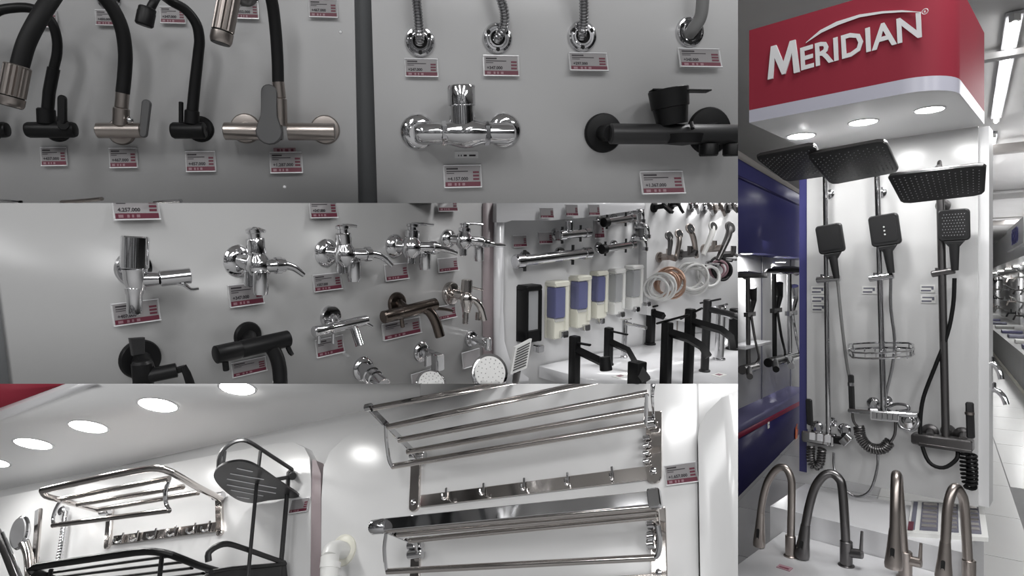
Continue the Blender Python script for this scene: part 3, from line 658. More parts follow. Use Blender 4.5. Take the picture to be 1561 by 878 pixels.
G().ring_strip([[p - nn * 5 for p in (c0, c1, c2, c3)], [c0, c1, c2, c3]]).build('head', 'white_face', t)
for i in range(9):
    f_ = .1 + i * .095; l, r_ = c0.lerp(c3, f_), c1.lerp(c2, f_); h = (c3 - c0) * .032
    G().ring_strip([[p + nn * .2 for p in (l.lerp(r_, .12), l.lerp(r_, .88), l.lerp(r_, .88) + h, l.lerp(r_, .12) + h)], [p + nn * 1.2 for p in (l.lerp(r_, .12), l.lerp(r_, .88), l.lerp(r_, .88) + h, l.lerp(r_, .12) + h)]]).build('nozzle_slot', 'charcoal', t)
G().tube([c2.lerp(c3, .5) - nn * 3, t.P(787, 576, 68), t.P(786, 582, 64)], 5, 12).build('handle', 'nickel_dark', t)
G().cyl(t.P(785, 572, 0), t.P(786, 578, 66), 4).build('holder_arm', 'nickel_dark', t)

# tags of the middle bay
for a in ((170, 296, 242, 336, 'at the top edge, leftmost of the middle board', '4.257.000'), (470, 304, 512, 333, 'at the top edge, above the third middle board tap', '+347.000'), (665, 300, 695, 323, 'at the top edge near the mauve trim', None),
          (170, 459, 243, 493, 'behind the spout of the large drum handled tap', '+407.000'), (347, 432, 400, 466, 'under the second chrome tap of the top row', '+347.000'), (476, 417, 519, 443, 'under the third chrome tap of the top row', '+357.000'),
          (585, 402, 620, 427, 'under the fourth chrome tap of the top row', None), (666, 393, 696, 414, 'under the last chrome tap of the top row', None), (352, 548, 405, 570, 'behind the matte black bar tap', None),
          (480, 514, 522, 541, 'under the chrome bar tap of the lower row', None), (582, 488, 640, 513, 'under the dark bronze bar tap', None), (664, 465, 693, 486, 'beside the dark bronze bar tap spout', None)):
    price_tag(B2, *a[:4], a[4], a[5], lines=a[2] - a[0] > 40)
price_tag(B2, 703, 534, 729, 558, 'under the small chrome angle valve', blank=True)
price_tag(B2, 626, 566, 656, 586, 'behind the white shower head at the lower edge', blank=True)
for a in ((821, 317, 842, 333, 'on the white ledge above the chrome bar valve, leftmost'), (860, 312, 879, 330, 'on the white ledge, middle of three'), (895, 312, 912, 329, 'on the white ledge, rightmost of three')):
    price_tag(B2B, *a, lines=False, d=.026)
for a in ((780, 359, 801, 377, 'above the left end of the chrome shower bar valve'), (819, 354, 840, 372, 'left of the short chrome valve'), (903, 336, 918, 364, 'double height, between short valves')):
    price_tag(B2B, *a, lines=False)

# ---------------------------------------------------------------- right unit: valves, dispensers, table taps
def bar_valve(ends, r, label, knob='chrome', stub=None, dark=False):
    t = Thing('bar_valve', label, 'shower valve', B2B, (ends[0][0] + ends[1][0]) / 2 - 8, (ends[0][1] + ends[1][1]) / 2)
    a, b = t.P(*ends[0], 22), t.P(*ends[1], 22); L = (b - a).length; d = (b - a).normalized()
    G().lathe([(r * .8, 0), (r, 1), (r, L - 1), (r * .8, L)], a, b - a, 20).build('body', 'chrome', t)
    G().lathe([(r * 1.05, -r * .2), (r * 1.3, 0), (r * 1.3, r * 1.6), (r, r * 1.8)], a, d, 16).build('control_knob', knob, t)
    G().lathe([(r * 1.05, L - r * .6), (r * 1.2, L - r * .5), (r * 1.2, L + r), (r * .9, L + r * 1.2)], a, d, 16).build('end_knob', 'chrome', t)
    for f_ in (.25, .75):
        q = a.lerp(b, f_); G().cyl((q.x, q.y, 0), q, r * .7).build('stem', 'chrome', t); G().lathe([(r * 1.5, 0), (r * 1.4, 3), (r * .8, 4)], (q.x, q.y, 0), Z, 18).build('wall_flange', 'chrome', t)
    for f_, s_ in ((.12, 1), (.12, -1), (.8, 1), (.8, -1)): q = a.lerp(b, f_); G().cyl(q, q + Y * s_ * r * 1.9, r * .3).build('pin', 'charcoal', t)
    if stub: G().cyl(t.P(stub[0], stub[1], 24), t.P(stub[0], stub[2], 24), r * .95, bev=1).build('stub', 'chrome', t)
bar_valve(((786, 399), (893, 386)), 8, 'long chrome shower bar valve above the dispensers')
bar_valve(((852, 359), (893, 355)), 6.5, 'short chrome valve with upright stub below the white ledge', stub=(868, 352, 337))
bar_valve(((920, 339), (962, 333)), 5.5, 'upper short chrome valve with black knob at the right', knob='black')
bar_valve(((917, 380), (963, 373)), 5.5, 'lower short chrome valve with black knob at the right', knob='black')
for i, (x, y, lab) in enumerate(((968, 322, 'top chrome elbow fitting beside the right valves'), (976, 345, 'middle chrome elbow fitting beside the right valves'), (972, 364, 'lower chrome elbow fitting beside the right valves'))):
    t = Thing('pipe_elbow', lab, 'pipe fitting', B2B, x - 6, y); G().lathe([(8, 0), (8, 2), (5, 3)], (0, 0, 0), Z, 18).build('wall_flange', 'chrome', t)
    G().tube([(0, 0, 2), (0, 0, 14), (2, -3, 18), (4, -16, 18)], 4.5, 12, k=3).build('bend', 'chrome', t); G().lathe([(6, 0), (6, 5), (5, 6)], (4, -12, 18), -Y, 8).build('nut', 'chrome', t)

def dispenser(x0, y0, x1, y1, style, label, btn):
    t = Thing('soap_dispenser', label, 'soap dispenser', B2B, x0 + 2, (y0 + y1) / 2)
    H = y1 - y0; top = t.P(x0, y0, 0).y; bot = top - H * .97
    kz = .7; ku = max(.2, (t.P(x0 + 10, y0).x - t.P(x0, y0).x)) / 10   # units per px along the board
    Wd = (x1 - x0); D = Wd * .42 / kz * .95; w = (x1 - x0) * .56 * ku
    body = {'black': 'black', 'blue': 'cream_plastic', 'clear': 'white_plastic'}[style]; tank = {'black': 'clear_plastic', 'blue': 'blue_window', 'clear': 'clear_plastic'}[style]
    B = lambda name, m, a, b, c, d_, e, f_, bev=0: G().box((w * (a + b) / 2, bot + (top - bot) * (c + d_) / 2, D * (e + f_) / 2), (w * (b - a), (top - bot) * (d_ - c), D * (f_ - e)), bev=bev).build(name, m, t)
    B('back_plate', body, 0, 1, .0, .97, 0, .14)
    B('lid', body, -.02, 1.02, .90, 1, 0, 1.04, 2)
    if style == 'black':
        B('side_frame', body, -.02, .14, .0, .92, .1, 1, 1); B('side_frame', body, .82, 1.02, .0, .92, .1, 1, 1); B('base', body, -.02, 1.02, 0, .22, 0, 1, 2)
        B('tank', tank, .16, .80, .22, .90, .16, .92)
    else:
        B('cheek', body, .74, 1, .12, .92, .12, .98, 1)
        B('tank', tank, .02, .74, .36 if style == 'blue' else .28, .90, .14, 1.0, 2)
        if style == 'blue': B('soap_level', 'clear_plastic', .06, .70, .30, .36, .16, .96, 1)
        B('base', body, .02, 1, .0, .36 if style == 'blue' else .28, .12, .9, 2)
    a = t.P(btn[0] - 3, btn[1] + 1, D * .95)
    G().box(a, (13 * H / 90, 11 * H / 90, 13 * H / 90), bev=1.2).build('push_button', 'chrome', t); G().bar(a - V((0, 3 * H / 90, D * .5)), a - V((0, 3 * H / 90, 0)), 7 * H / 90, 7 * H / 90).build('button_stem', 'chrome' if style != 'black' else 'black', t)
dispenser(785, 434, 827, 524, 'black', 'tall matte black soap dispenser with clear tank', (824, 530))
dispenser(828, 428, 868, 519, 'blue', 'cream soap dispenser with blue window right beside the black dispenser', (861, 508))
dispenser(864, 420, 901, 502, 'blue', 'cream soap dispenser with blue window, middle of three', (895, 498))
dispenser(896, 413, 926, 488, 'blue', 'cream soap dispenser with blue window, farthest from the black dispenser', (918, 488))
dispenser(923, 410, 952, 482, 'clear', 'white soap dispenser with clear tank, nearest the blue windowed ones', (949, 478))
dispenser(949, 404, 979, 474, 'clear', 'white soap dispenser with clear tank, middle of the clear trio', (972, 470))
dispenser(974, 399, 996, 464, 'clear', 'white soap dispenser with clear tank, farthest of the clear trio', (989, 462))

# far board with hand showers
slab('wall_middle_far', 'board_white', outline(B2B, [(986, 296), (1200, 296), (1200, 520), (986, 480)], 0.03), B2B.n, 0.03, B2B)
def small_hand(px, py, hx, hy, m, label, r=7):
    t = Thing('hand_shower', label, 'hand shower', B2B, px - 12, py + 12, d=.03)
    h = t.P(px, py, 26); e = t.P(hx, hy, 26)
    G().lathe([(r * .5, -4), (r, 0), (r, 2.5), (r * .8, 3)], h, V((-.2, .35, .9)), 18).build('head', m, t); G().lathe([(r * .82, 2.6), (r * .8, 3.6)], h, V((-.2, .35, .9)), 18).build('spray_face', 'charcoal', t)
    G().tube([h, h.lerp(e, .3) + V((0, 0, 3)), e], [r * .5, r * .55, r * .42], 12, k=3).build('handle', m, t)
    m2 = h.lerp(e, .6); G().bar((m2.x, m2.y, 0), m2, 6, 6).build('bracket', m, t)
for a in ((1019, 360, 1020, 388, 'nickel_dark', 'small dark hand shower, leftmost on the far board'), (1034, 357, 1030, 396, 'nickel', 'grey hand shower, second on the far board'), (1051, 349, 1062, 392, 'nickel', 'hand shower with wide bent grey arm, third on the far board', 8), (1086, 346, 1072, 388, 'white_plastic', 'white hand shower on the far board', 8), (1112, 347, 1094, 396, 'gunmetal', 'thick dark grey hand shower, rightmost on the far board', 9)):
    small_hand(*a)
def coil(px, py, R, r, m, n, label, ax=(-.72, .1, .66)):
    t = Thing('hose_coil', label, 'hose', B2B, px, py - R, d=.03)
    G().lathe([(5, 0), (5, 3), (2, 4), (2, 22)], t.P(px, py - R * .9, 0), Z, 14).build('hook', 'chrome', t)
    base = t.P(px, py, 14)
    for i in range(n):
        G().torus(base + V((i * 3.4 - n * 1.7, random.uniform(-5, 5), random.uniform(-4, 6))), V(ax) + V((random.uniform(-.5, .5), random.uniform(-.35, .35), random.uniform(-.2, .2))), R * random.uniform(.7, 1.0), r * .75, 26, 8).build('loop', m, t)
coil(1006, 436, 21, 2.4, 'hose_white', 5, 'white hose coiled on a hook, leftmost coil of the far board')
coil(1020, 432, 22, 2.4, 'hose_copper', 5, 'copper brown hose coil between white ones')
coil(1056, 424, 22, 2.6, 'hose_white', 5, 'white hose coil right of the copper one')
coil(1078, 420, 20, 2.6, 'hose_white', 3, 'white hose coil below the white hand shower')
coil(1102, 410, 17, 2.6, 'black_rubber', 4, 'black hose coil near the right end of the far board')
coil(1096, 408, 13, 2.4, 'tag_pale', 2, 'small pinkish hose coil in front of the black coil')
def wall_spout(px, py, ex, ey, m, label):
    t = Thing('wall_spout', label, 'spout', B2B, px, py, d=.03); G().lathe([(8, 0), (8, 3), (5, 4)], (0, 0, 0), Z, 18).build('wall_flange', m, t)
    e = t.P(ex, ey, 34); G().bar((0, 0, 3), V((e.x * .5, 2, 20)), 7, 7).build('arm', m, t); G().bar(V((e.x * .5, 2, 20)), e, 9, 4).build('spout', m, t); G().cyl(V((e.x * .5, 0, 20)), V((e.x * .5, 14, 20)), 4).build('knob', m, t)
for a in ((996, 316, 1024, 324, 'black', 'flat black wall spout high on the far board, leftmost'), (1022, 312, 1040, 322, 'black', 'upright black wall spout high on the far board'), (1052, 316, 1064, 322, 'chrome', 'left chrome wall spout high on the far board'), (1072, 318, 1086, 324, 'chrome', 'middle chrome wall spout high on the far board'), (1088, 318, 1104, 326, 'nickel', 'grey wall spout high on the far board'), (1108, 317, 1124, 320, 'gunmetal', 'dark wall spout at the right end of the far board'),
          (1004, 392, 1030, 394, 'nickel', 'grey wall spout beneath the leftmost hand shower'), (1036, 388, 1062, 386, 'nickel_dark', 'dark grey wall spout beneath the second hand shower'), (1072, 380, 1100, 378, 'nickel', 'grey wall spout beneath the bent hand shower'), (1100, 388, 1130, 392, 'gunmetal', 'dark wall spout beneath the rightmost hand shower')):
    wall_spout(*a)

# display table
o_ = BT.O
tb = tag(G().ring_strip([[o_ + B2B.u * a + B2B.n * b - B2B.v * .03 for a, b in ((-.06, .005), (2.2, .005), (2.2, .6), (-.06, .6))], [o_ + B2B.u * a + B2B.n * b for a, b in ((-.06, .005), (2.2, .005), (2.2, .6), (-.06, .6))]]).build('display_table', 'white_gloss'), 'glossy white display table crowded with black basin taps', 'table')
BAYLIST.append((tb, B2B))
def basin_tap(bx, by, ty, w, spout, tip, lev, m, label, square=True):
    """column from table pixel (bx,by) up to pixel row ty; spout/lever lists of px points at the column's depth"""
    t = Thing('basin_tap', label, 'basin tap', BT, bx, by)
    # plane through the column facing the camera, to read heights and reach
    nrm = -(t.p - CAM); nrm.z = 0; nrm.normalize(); side = B2B.n
    pl = Bay(B2B.n, B2B.v, -B2B.u, (bx, by), 1.0, BT.clips); pl.O = t.p
    L = lambda x, y, o=0.0: t.I @ pl.at(x, y, o * t.s)
    top = L(bx, ty); h = top.z
    G().lathe([(w * .95, 0), (w * .95, 2), (w * .75, 3)], (0, 0, 0), Z, 22).build('base_ring', m, t)
    if square: G().box((0, 0, h / 2), (w * 1.25, w * 1.25, h), bev=1.2).build('column', m, t)
    else: G().cyl((0, 0, 0), (0, 0, h), w * .7, bev=1.2).build('column', m, t)
    sp = [L(*p) for p in spout]
    if square: G().tube(sp, [w * .62] * len(sp), 4, up=(0, 1, 0.01)).build('spout', m, t)
    else: G().tube(sp, w * .5, 14, k=3).build('spout', m, t)
    if tip: a, b = L(*tip[0]), L(*tip[1]); G().lathe([(tip[2], 0), (tip[2] * 1.15, (b - a).length), (tip[2], (b - a).length + 1)], a, b - a, 18 if not square else 16).build('spout_tip', m, t)
    if lev: G().tube([L(*p) for p in lev], [w * .34] * len(lev), 8, flat=.5).build('lever', m, t)
basin_tap(875, 592, 512, 11, [(876, 532), (918, 552)], ((922, 544), (924, 564), 8), [(876, 522), (899, 526)], 'black', 'square black column tap, tallest and nearest on the display table')
basin_tap(927, 556, 499, 9, [(928, 520), (958, 534), (968, 552)], None, [(928, 504), (956, 510)], 'black', 'square black column tap between the dispensers and the open loop taps')
basin_tap(970, 604, 551, 17, [(968, 556), (985, 580)], None, None, 'black', 'thick black block tap at the lower edge of the display table')
basin_tap(1014, 592, 491, 11, [(1014, 505), (1050, 516), (1070, 528), (1080, 544)], None, [(1002, 493), (1050, 480)], 'black', 'black column tap with long drooping spout on the display table')
basin_tap(1048, 590, 470, 10, [(1048, 488), (1100, 503), (1114, 514), (1117, 532)], None, [(1038, 486), (1070, 470)], 'black', 'tall black column tap just right of the drooping one')
basin_tap(1074, 566, 456, 9, [(1074, 470), (1110, 478), (1135, 486)], None, [(1068, 462), (1098, 456)], 'charcoal', 'dark grey column tap on a round base', square=False)
basin_tap(1096, 548, 466, 10, [(1096, 476), (1116, 482)], None, [(1090, 468), (1108, 464)], 'chrome', 'pale chrome column tap near the right end of the table', square=False)
basin_tap(1118, 532, 470, 12, [(1118, 478), (1136, 482)], None, None, 'black', 'thick black column tap at the right end of the table', square=False)
basin_tap(991, 525, 470, 9, [(991, 476), (1012, 482)], None, [(984, 470), (1002, 466)], 'black', 'small black tap in front of the hose coils')
basin_tap(951, 545, 487, 6, [(951, 492), (985, 500)], None, [(946, 488), (962, 486)], 'chrome', 'slim chrome tap behind the second black column tap', square=False)
basin_tap(1028, 512, 470, 7, [(1028, 476), (1060, 482)], None, [(1020, 472), (1040, 466)], 'nickel', 'grey tap partly hidden behind the black column taps', square=False)
def cardlet(px, py, lab):
    t = Thing('info_card', lab, 'card', BT, px, py); G().box((0, 0, .5), (14, 22, 1)).build('card', 'white_plastic', t); G().box((0, 0, 1.1), (8, 10, .3)).build('print_mark', 'tag_pale', t)
cardlet(945, 574, 'flat white card on the display table left of the block tap'); cardlet(1096, 572, 'flat white card on the display table at the lower right')
# ================================================================ lower bay: towel racks under a canopy
slab('wall_lower_back', 'board_bright', outline(B3, [(-160, 640), (-160, 960), (1240, 960), (1240, 480), (700, 540)]), B3.n, 0.02, B3)
slab('wall_lower_left', 'board_bright', outline(B3, [(-160, 960), (-160, 792), (-60, 770), (250, 708), (420, 676), (448, 674), (464, 682), (472, 698), (474, 730), (472, 960)], 0.03), B3.n, 0.03, B3)
slab('wall_lower_middle', 'board_bright', outline(B3, [(489, 960), (490, 760), (493, 712), (503, 688), (524, 668), (560, 650), (800, 600), (1060, 540), (1066, 960)], 0.03), B3.n, 0.03, B3)
slab('wall_lower_right', 'board_bright', outline(B3, [(1069, 960), (1064, 668), (1066, 650), (1076, 630), (1100, 606), (1240, 560), (1240, 960)], 0.04), B3.n, 0.04, B3)
slab('trim_4', 'mauve_trim', outline(B3, [(476, 700), (482, 702), (489, 722), (490, 960), (470, 960)], 0.028), B3.n, 0.028, B3)
BC = Bay(B3.u, -B3.n, -B3.v, (300, 690), 1.0, B3.clips); BC.O = B3.at(300, 687)
BC.R = Matrix((BC.u, BC.v, BC.n)).transposed()
def on_ceiling(poly, d=0.0): return [BC.at(x, y, d) for x, y in poly]
a_, b_ = B3.at(-160, 782), B3.at(1000, 540)
slab('ceiling_lower', 'ceil_white', on_ceiling([(-60, 766), (640, 606), (640, 560), (430, 560), (222, 558), (-40, 656)]), BC.n, 0.02, B3)
slab('trim_5', 'white_gloss', on_ceiling([(-40, 656), (222, 558), (180, 562), (-40, 642)], 0.002), BC.n, 0.03, B3)
slab('trim_6', 'sign_red', on_ceiling([(-40, 640), (180, 560), (40, 560), (-40, 580)], -0.01), BC.n, 0.02, B3)
def downlight(bay, px, py, r, label, clipbay, power, group):
    t = Thing('downlight', label, 'ceiling light', bay, px, py, group=group)
    t.bay = bay
    G().lathe([(r * 1.12, -.6), (r * 1.12, .8), (r, 1.2), (r * .98, .2)], (0, 0, 0), Z, 32).build('rim', 'white_gloss', t)
    G().lathe([(r * .97, 0), (r * .96, .7)], (0, 0, 0), Z, 32).build('diffuser', 'lamp_glow', t)
    d = bpy.data.lights.new('downlight_lamp', 'AREA'); d.shape = 'DISK'; d.size = 2 * r * t.s; d.energy = power
    o = bpy.data.objects.new('downlight_lamp', d); COL.objects.link(o); o.location = t.p + bay.n * .015
    o.rotation_euler = (-bay.n).to_track_quat('Z', 'Y').to_euler()
for px, py, lab in ((51, 676, 'round ceiling light, second from the left edge in the lower canopy'), (135, 650, 'round ceiling light, third from the left edge in the lower canopy'), (241, 617, 'round ceiling light below the black bar tap, in the lower canopy'), (362, 591, 'round ceiling light cut by the seam above the lower canopy'), (-14, 704, 'round ceiling light cut by the left edge of the picture')):
    downlight(BC, px, py, 27 - abs(px - 240) * .012, lab, B3, 0.35, None)

def hook(t, a, s, m='chrome'):
    """a small double hook hanging off a rail at local point a"""
    h = G().box(a + V((0, 0, 2)), (3.4 * s, 17 * s, 2.4), bev=.6).build('hook', m, t)
    G().tube([a + V((0, -5 * s, 3)), a + V((0, -9 * s, 8)), a + V((0, -8 * s, 13)), a + V((0, -3 * s, 14))], 1.7 * s, 8, k=3).build('hook_tip', m, h)
def flatbar(t, name, pts, w, h, m, up=None):
    g = G()
    for a, b in zip(pts, pts[1:]): g.bar(a, b, w, h, up=up or (0, 1, 0.2), bev=min(w, h) * .2)
    return g.build(name, m, t)

# upper towel rack with a hook rail
t = Thing('towel_rack', 'chrome towel shelf with five slanting bars and a hook rail, upper one at right', 'towel rack', B3, 800, 742, d=.03)
for (x0, y0), (x1, y1), w in (((634, 697), (631, 780), 19), ((997, 627), (996, 737), 23)):
    a, b = t.P(x0, y0, 3), t.P(x1, y1, 3); ax = (a - b).normalized(); L = (a - b).length
    pl = G().prism(rrect(-w / 2, 0, w / 2, L, (w * .45, w * .45, 2, 2)), b - Z * 3, Z.cross(ax) * -1, ax, Z, 5, bev=1).build('wall_plate', 'chrome_warm', t)
    for f_ in (.16, ): G().ball(b.lerp(a, f_) + Z * 3, 5, 14, (1, 1, .5)).build('screw_cap', 'chrome', pl)
a, b = t.P(641, 764, 4), t.P(986, 721, 4); flatbar(t, 'hook_rail', [a, b], 3, 19, 'nickel_dark', up=Y).data.materials[0] = MATS['chrome_warm']
for x in (681, 738, 800, 866, 934):
    f_ = (x - 641) / 345; hook(t, t.P(x, 764 - 43 * f_ - 6, 6), 1.1)
L = [((570, 622), (1000, 540), 150), ((591, 651), (1000, 561), 118), ((608, 671), (988, 599), 86), ((621, 689), (988, 623), 54)]
for p, q, z in L: G().tube([t.P(*p, z), t.P(*q, z - 4)], 4.6, 16).build('shelf_bar', 'chrome_warm', t)
G().tube([t.P(598, 711, 70), t.P(984, 646, 62)], 4.8, 16).build('towel_bar', 'chrome_warm', t)
flatbar(t, 'side_arm', [t.P(646, 706, 6), t.P(562, 620, 154)], 4, 11, 'chrome', up=Y); G().lathe([(6, -5), (6, 5)], t.P(562, 621, 154), X, 16).build('arm_end', 'chrome', t)
flatbar(t, 'side_arm', [t.P(996, 642, 6), t.P(994, 600, 80), t.P(1000, 536, 154)], 4, 11, 'chrome', up=Y)
G().tube(t.PP([(588, 648, 118), (589, 672, 100), (593, 700, 82), (598, 711, 72)]), 3, 10, k=3).build('drop_arm', 'chrome', t)
G().tube(t.PP([(985, 600, 86), (985, 622, 74), (984, 646, 64)]), 3, 10).build('drop_arm', 'chrome', t)
G().cyl(t.P(626, 694, 14), t.P(648, 694, 14), 8, bev=1.5).build('pivot', 'chrome', t); G().cyl(t.P(986, 645, 14), t.P(1000, 643, 14), 9, bev=1.5).build('pivot', 'chrome', t)
for i in range(4): G().cyl(t.P(980, 668 + i * 12, 10), t.P(990, 666 + i * 12, 10), 3.5, bev=1).build('hinge_knuckle', 'chrome', t)
# lower towel rack
t = Thing('towel_rack', 'chrome towel rack folded nearly edge on, lower one at right', 'towel rack', B3, 800, 850, d=.03)
for (x0, y0), (x1, y1), w in (((634, 838), (630, 930), 18), ((1003, 772), (1006, 930), 22)):
    a, b = t.P(x0, y0, 3), t.P(x1, y1, 3); ax = (a - b).normalized(); G().prism(rrect(-w / 2, 0, w / 2, (a - b).length, 4), b - Z * 3, Z.cross(ax) * -1, ax, Z, 5, bev=1).build('wall_plate', 'chrome_warm', t)
G().ball(t.P(1004, 872, 4), 5, 14, (1, 1, .5)).build('screw_cap', 'chrome', t)
flatbar(t, 'front_rail', [t.P(580, 800, 132), t.P(1000, 758, 128)], 4, 17, 'chrome', up=Y)
for p, q, z in (((590, 808), (1002, 772), 124), ((606, 815), (1002, 779), 100), ((624, 824), (1002, 787), 76)): G().tube([t.P(*p, z), t.P(*q, z)], 4.2, 16).build('shelf_bar', 'chrome_warm', t)
G().tube([t.P(590, 871, 80), t.P(998, 850, 76)], 4.6, 16).build('towel_bar', 'chrome_warm', t)
G().lathe([(9, 0), (11, 3), (11, 22), (9, 25)], t.P(566, 804, 134), t.P(590, 801, 132) - t.P(566, 804, 134), 18).build('end_cap', 'chrome', t)
G().box(t.P(998, 760, 130), (16, 24, 14), bev=2).build('end_cap', 'chrome', t)
flatbar(t, 'side_arm', [t.P(638, 846, 6), t.P(632, 826, 60), t.P(580, 804, 130)], 4, 10, 'chrome', up=Y); flatbar(t, 'side_arm', [t.P(1004, 800, 6), t.P(1002, 786, 70), t.P(1000, 762, 128)], 5, 14, 'chrome_warm', up=Y)
G().tube(t.PP([(589, 812, 122), (586, 835, 104), (588, 862, 86), (591, 871, 80)]), 3, 10, k=3).build('drop_arm', 'chrome', t); G().tube(t.PP([(1003, 800, 100), (1006, 825, 90), (1003, 845, 80), (996, 850, 76)]), 3.4, 10, k=3).build('drop_arm', 'chrome', t)
for y in (832, 846): G().cyl(t.P(622, y, 16), t.P(644, y - 2, 16), 7, bev=1.5).build('pivot', 'chrome', t)
for y in (800, 818, 830): G().cyl(t.P(986, y, 20), t.P(998, y - 1, 20), 7, bev=1.5).build('pivot', 'chrome', t)
flatbar(t, 'hook_rail', [t.P(640, 908, 4), t.P(996, 884, 4)], 3, 16, 'chrome_warm', up=Y)
# left towel rack
t = Thing('towel_rack', 'smaller chrome towel shelf with hook rail, at the left under the canopy lights', 'towel rack', B3, 250, 812, d=.03)
G().tube(t.PP([(336, 760, 10), (300, 742, 70), (262, 720, 128), (240, 714, 140), (215, 716, 144), (140, 731, 146), (64, 748, 148)]), 4.6, 14, k=2).build('frame_rail', 'chrome_warm', t)
G().tube(t.PP([(64, 748, 148), (70, 756, 136), (92, 762, 112), (150, 778, 12)]), 4, 14, k=2).build('frame_rail', 'chrome_warm', t)
for p, q, z in (((92, 761), (258, 729), 112), ((119, 769), (279, 742), 80), ((150, 777), (302, 751), 46)): G().tube([t.P(*p, z), t.P(*q, z)], 3.8, 14).build('shelf_bar', 'chrome_warm', t)
G().tube([t.P(81, 801, 96), t.P(258, 778, 92)], 3.8, 14).build('towel_bar', 'chrome_warm', t)
G().tube(t.PP([(94, 762, 112), (86, 774, 104), (81, 790, 98), (82, 801, 96)]), 2.6, 10, k=3).build('drop_arm', 'chrome', t); G().tube(t.PP([(257, 733, 112), (252, 750, 104), (253, 766, 96), (258, 778, 92)]), 2.8, 10, k=3).build('drop_arm', 'chrome', t)
for (x0, y0), (x1, y1), w in (((168, 776), (163, 836), 12), ((333, 752), (335, 816), 12)):
    a, b = t.P(x0, y0, 3), t.P(x1, y1, 3); ax = (a - b).normalized(); G().prism(rrect(-w / 2, 0, w / 2, (a - b).length, (5, 5, 2, 2)), b - Z * 3, Z.cross(ax) * -1, ax, Z, 5, bev=1).build('wall_plate', 'chrome_warm', t)
flatbar(t, 'hook_rail', [t.P(172, 824, 4), t.P(330, 803, 4)], 3, 14, 'chrome_warm', up=Y)
for x in (188, 211, 238, 268, 298, 320): hook(t, t.P(x, 824 - (x - 172) * .133 - 2, 6), .9)
for x, y in ((160, 780), (332, 757)): G().cyl(t.P(x - 6, y, 10), t.P(x + 8, y - 2, 10), 6, bev=1).build('pivot', 'chrome', t)

# black two tier corner shelf
t = Thing('shower_caddy', 'black two tier wire caddy with slotted trays, left of the mauve trim', 'shelf', B3, 420, 800, d=.03)
up3 = (t.P(400, 700) - t.P(400, 710)).normalized()
def tray(pts, th, m, name):
    P3 = [t.P(*p) for p in pts]; g = G(); g.ring_strip([P3, [p + Y * th for p in P3]]); return g.build(name, m, t)
tp0 = t.M @ t.P(450, 757, 6)
def on_tray(px, py, up=0.0):
    r = ray(px, py); k = ((tp0 + B3.v * up * t.s - CAM).dot(B3.v)) / r.dot(B3.v); return t.I @ (CAM + r * k)
tro = smooth_path([on_tray(x, y) for x, y in ((456, 756), (436, 760), (410, 763), (384, 767), (362, 762), (342, 748), (329, 734), (326, 722), (337, 710), (358, 704), (376, 705), (394, 713), (426, 735))], 4, closed=True)
tr = G().ring_strip([tro, [p_ + Y * 3 for p_ in tro]]).build('tray', 'charcoal', t)
for (x0, y0), (x1, y1) in (((361, 714), (385, 719)), ((351, 722), (402, 731)), ((346, 730), (421, 744)), ((346, 739), (420, 752)), ((352, 747), (401, 756)), ((361, 757), (380, 760))):
    G().tube([on_tray(x0, y0, -.3), on_tray(x1, y1, -.3)], 1.3, 8, flat=.5, up=(0, 1, 0)).build('slot', 'white_gloss', tr)
RL = t.PP([(334, 714, 128), (335, 696, 130), (344, 682, 128), (358, 673, 122), (372, 671, 114), (386, 677, 100), (412, 694, 60), (446, 716, 12)])
G().tube(RL, 4.6, 10, k=3, flat=.5, up=(0, 0, 1)).build('guard_rail', 'charcoal', t)
G().tube(t.PP([(343, 688, 128), (340, 712, 127)]), 2.2, 8).build('rail_post', 'charcoal', t)
G().tube(t.PP([(397, 688, 84), (392, 730, 84), (378, 880, 84)]), 2.6, 10).build('upright', 'charcoal', t); G().tube(t.PP([(440, 720, 20), (437, 760, 20), (425, 900, 20)]), 3.4, 10).build('upright', 'charcoal', t)
G().tube(t.PP([(395, 735, 82), (420, 731, 50), (442, 727, 18)]), 3, 10, k=2).build('cross_bar', 'charcoal', t)
G().cyl(t.P(443, 721, 0), t.P(446, 726, 20), 6, bev=1).build('wall_mount', 'charcoal', t)
G().tube(t.PP([(318, 856, 128), (318, 843, 130), (330, 833, 126), (346, 829, 116), (366, 834, 96), (400, 846, 56), (434, 858, 14)]), 5, 10, k=3, flat=.6, up=(0, 0, 1)).build('guard_rail', 'charcoal', t)
G().tube(t.PP([(322, 872, 120), (352, 867, 90), (400, 863, 50), (434, 860, 14)]), 5, 10, k=2, flat=.6, up=(0, 0, 1)).build('guard_rail', 'charcoal', t)
tray([(440, 900, 8), (436, 866, 14), (400, 868, 50), (352, 870, 90), (322, 872, 118), (310, 882, 122), (312, 910, 110)], 3, 'charcoal', 'tray')
G().cyl(t.P(428, 862, 0), t.P(430, 862, 18), 6, bev=1).build('wall_mount', 'charcoal', t)
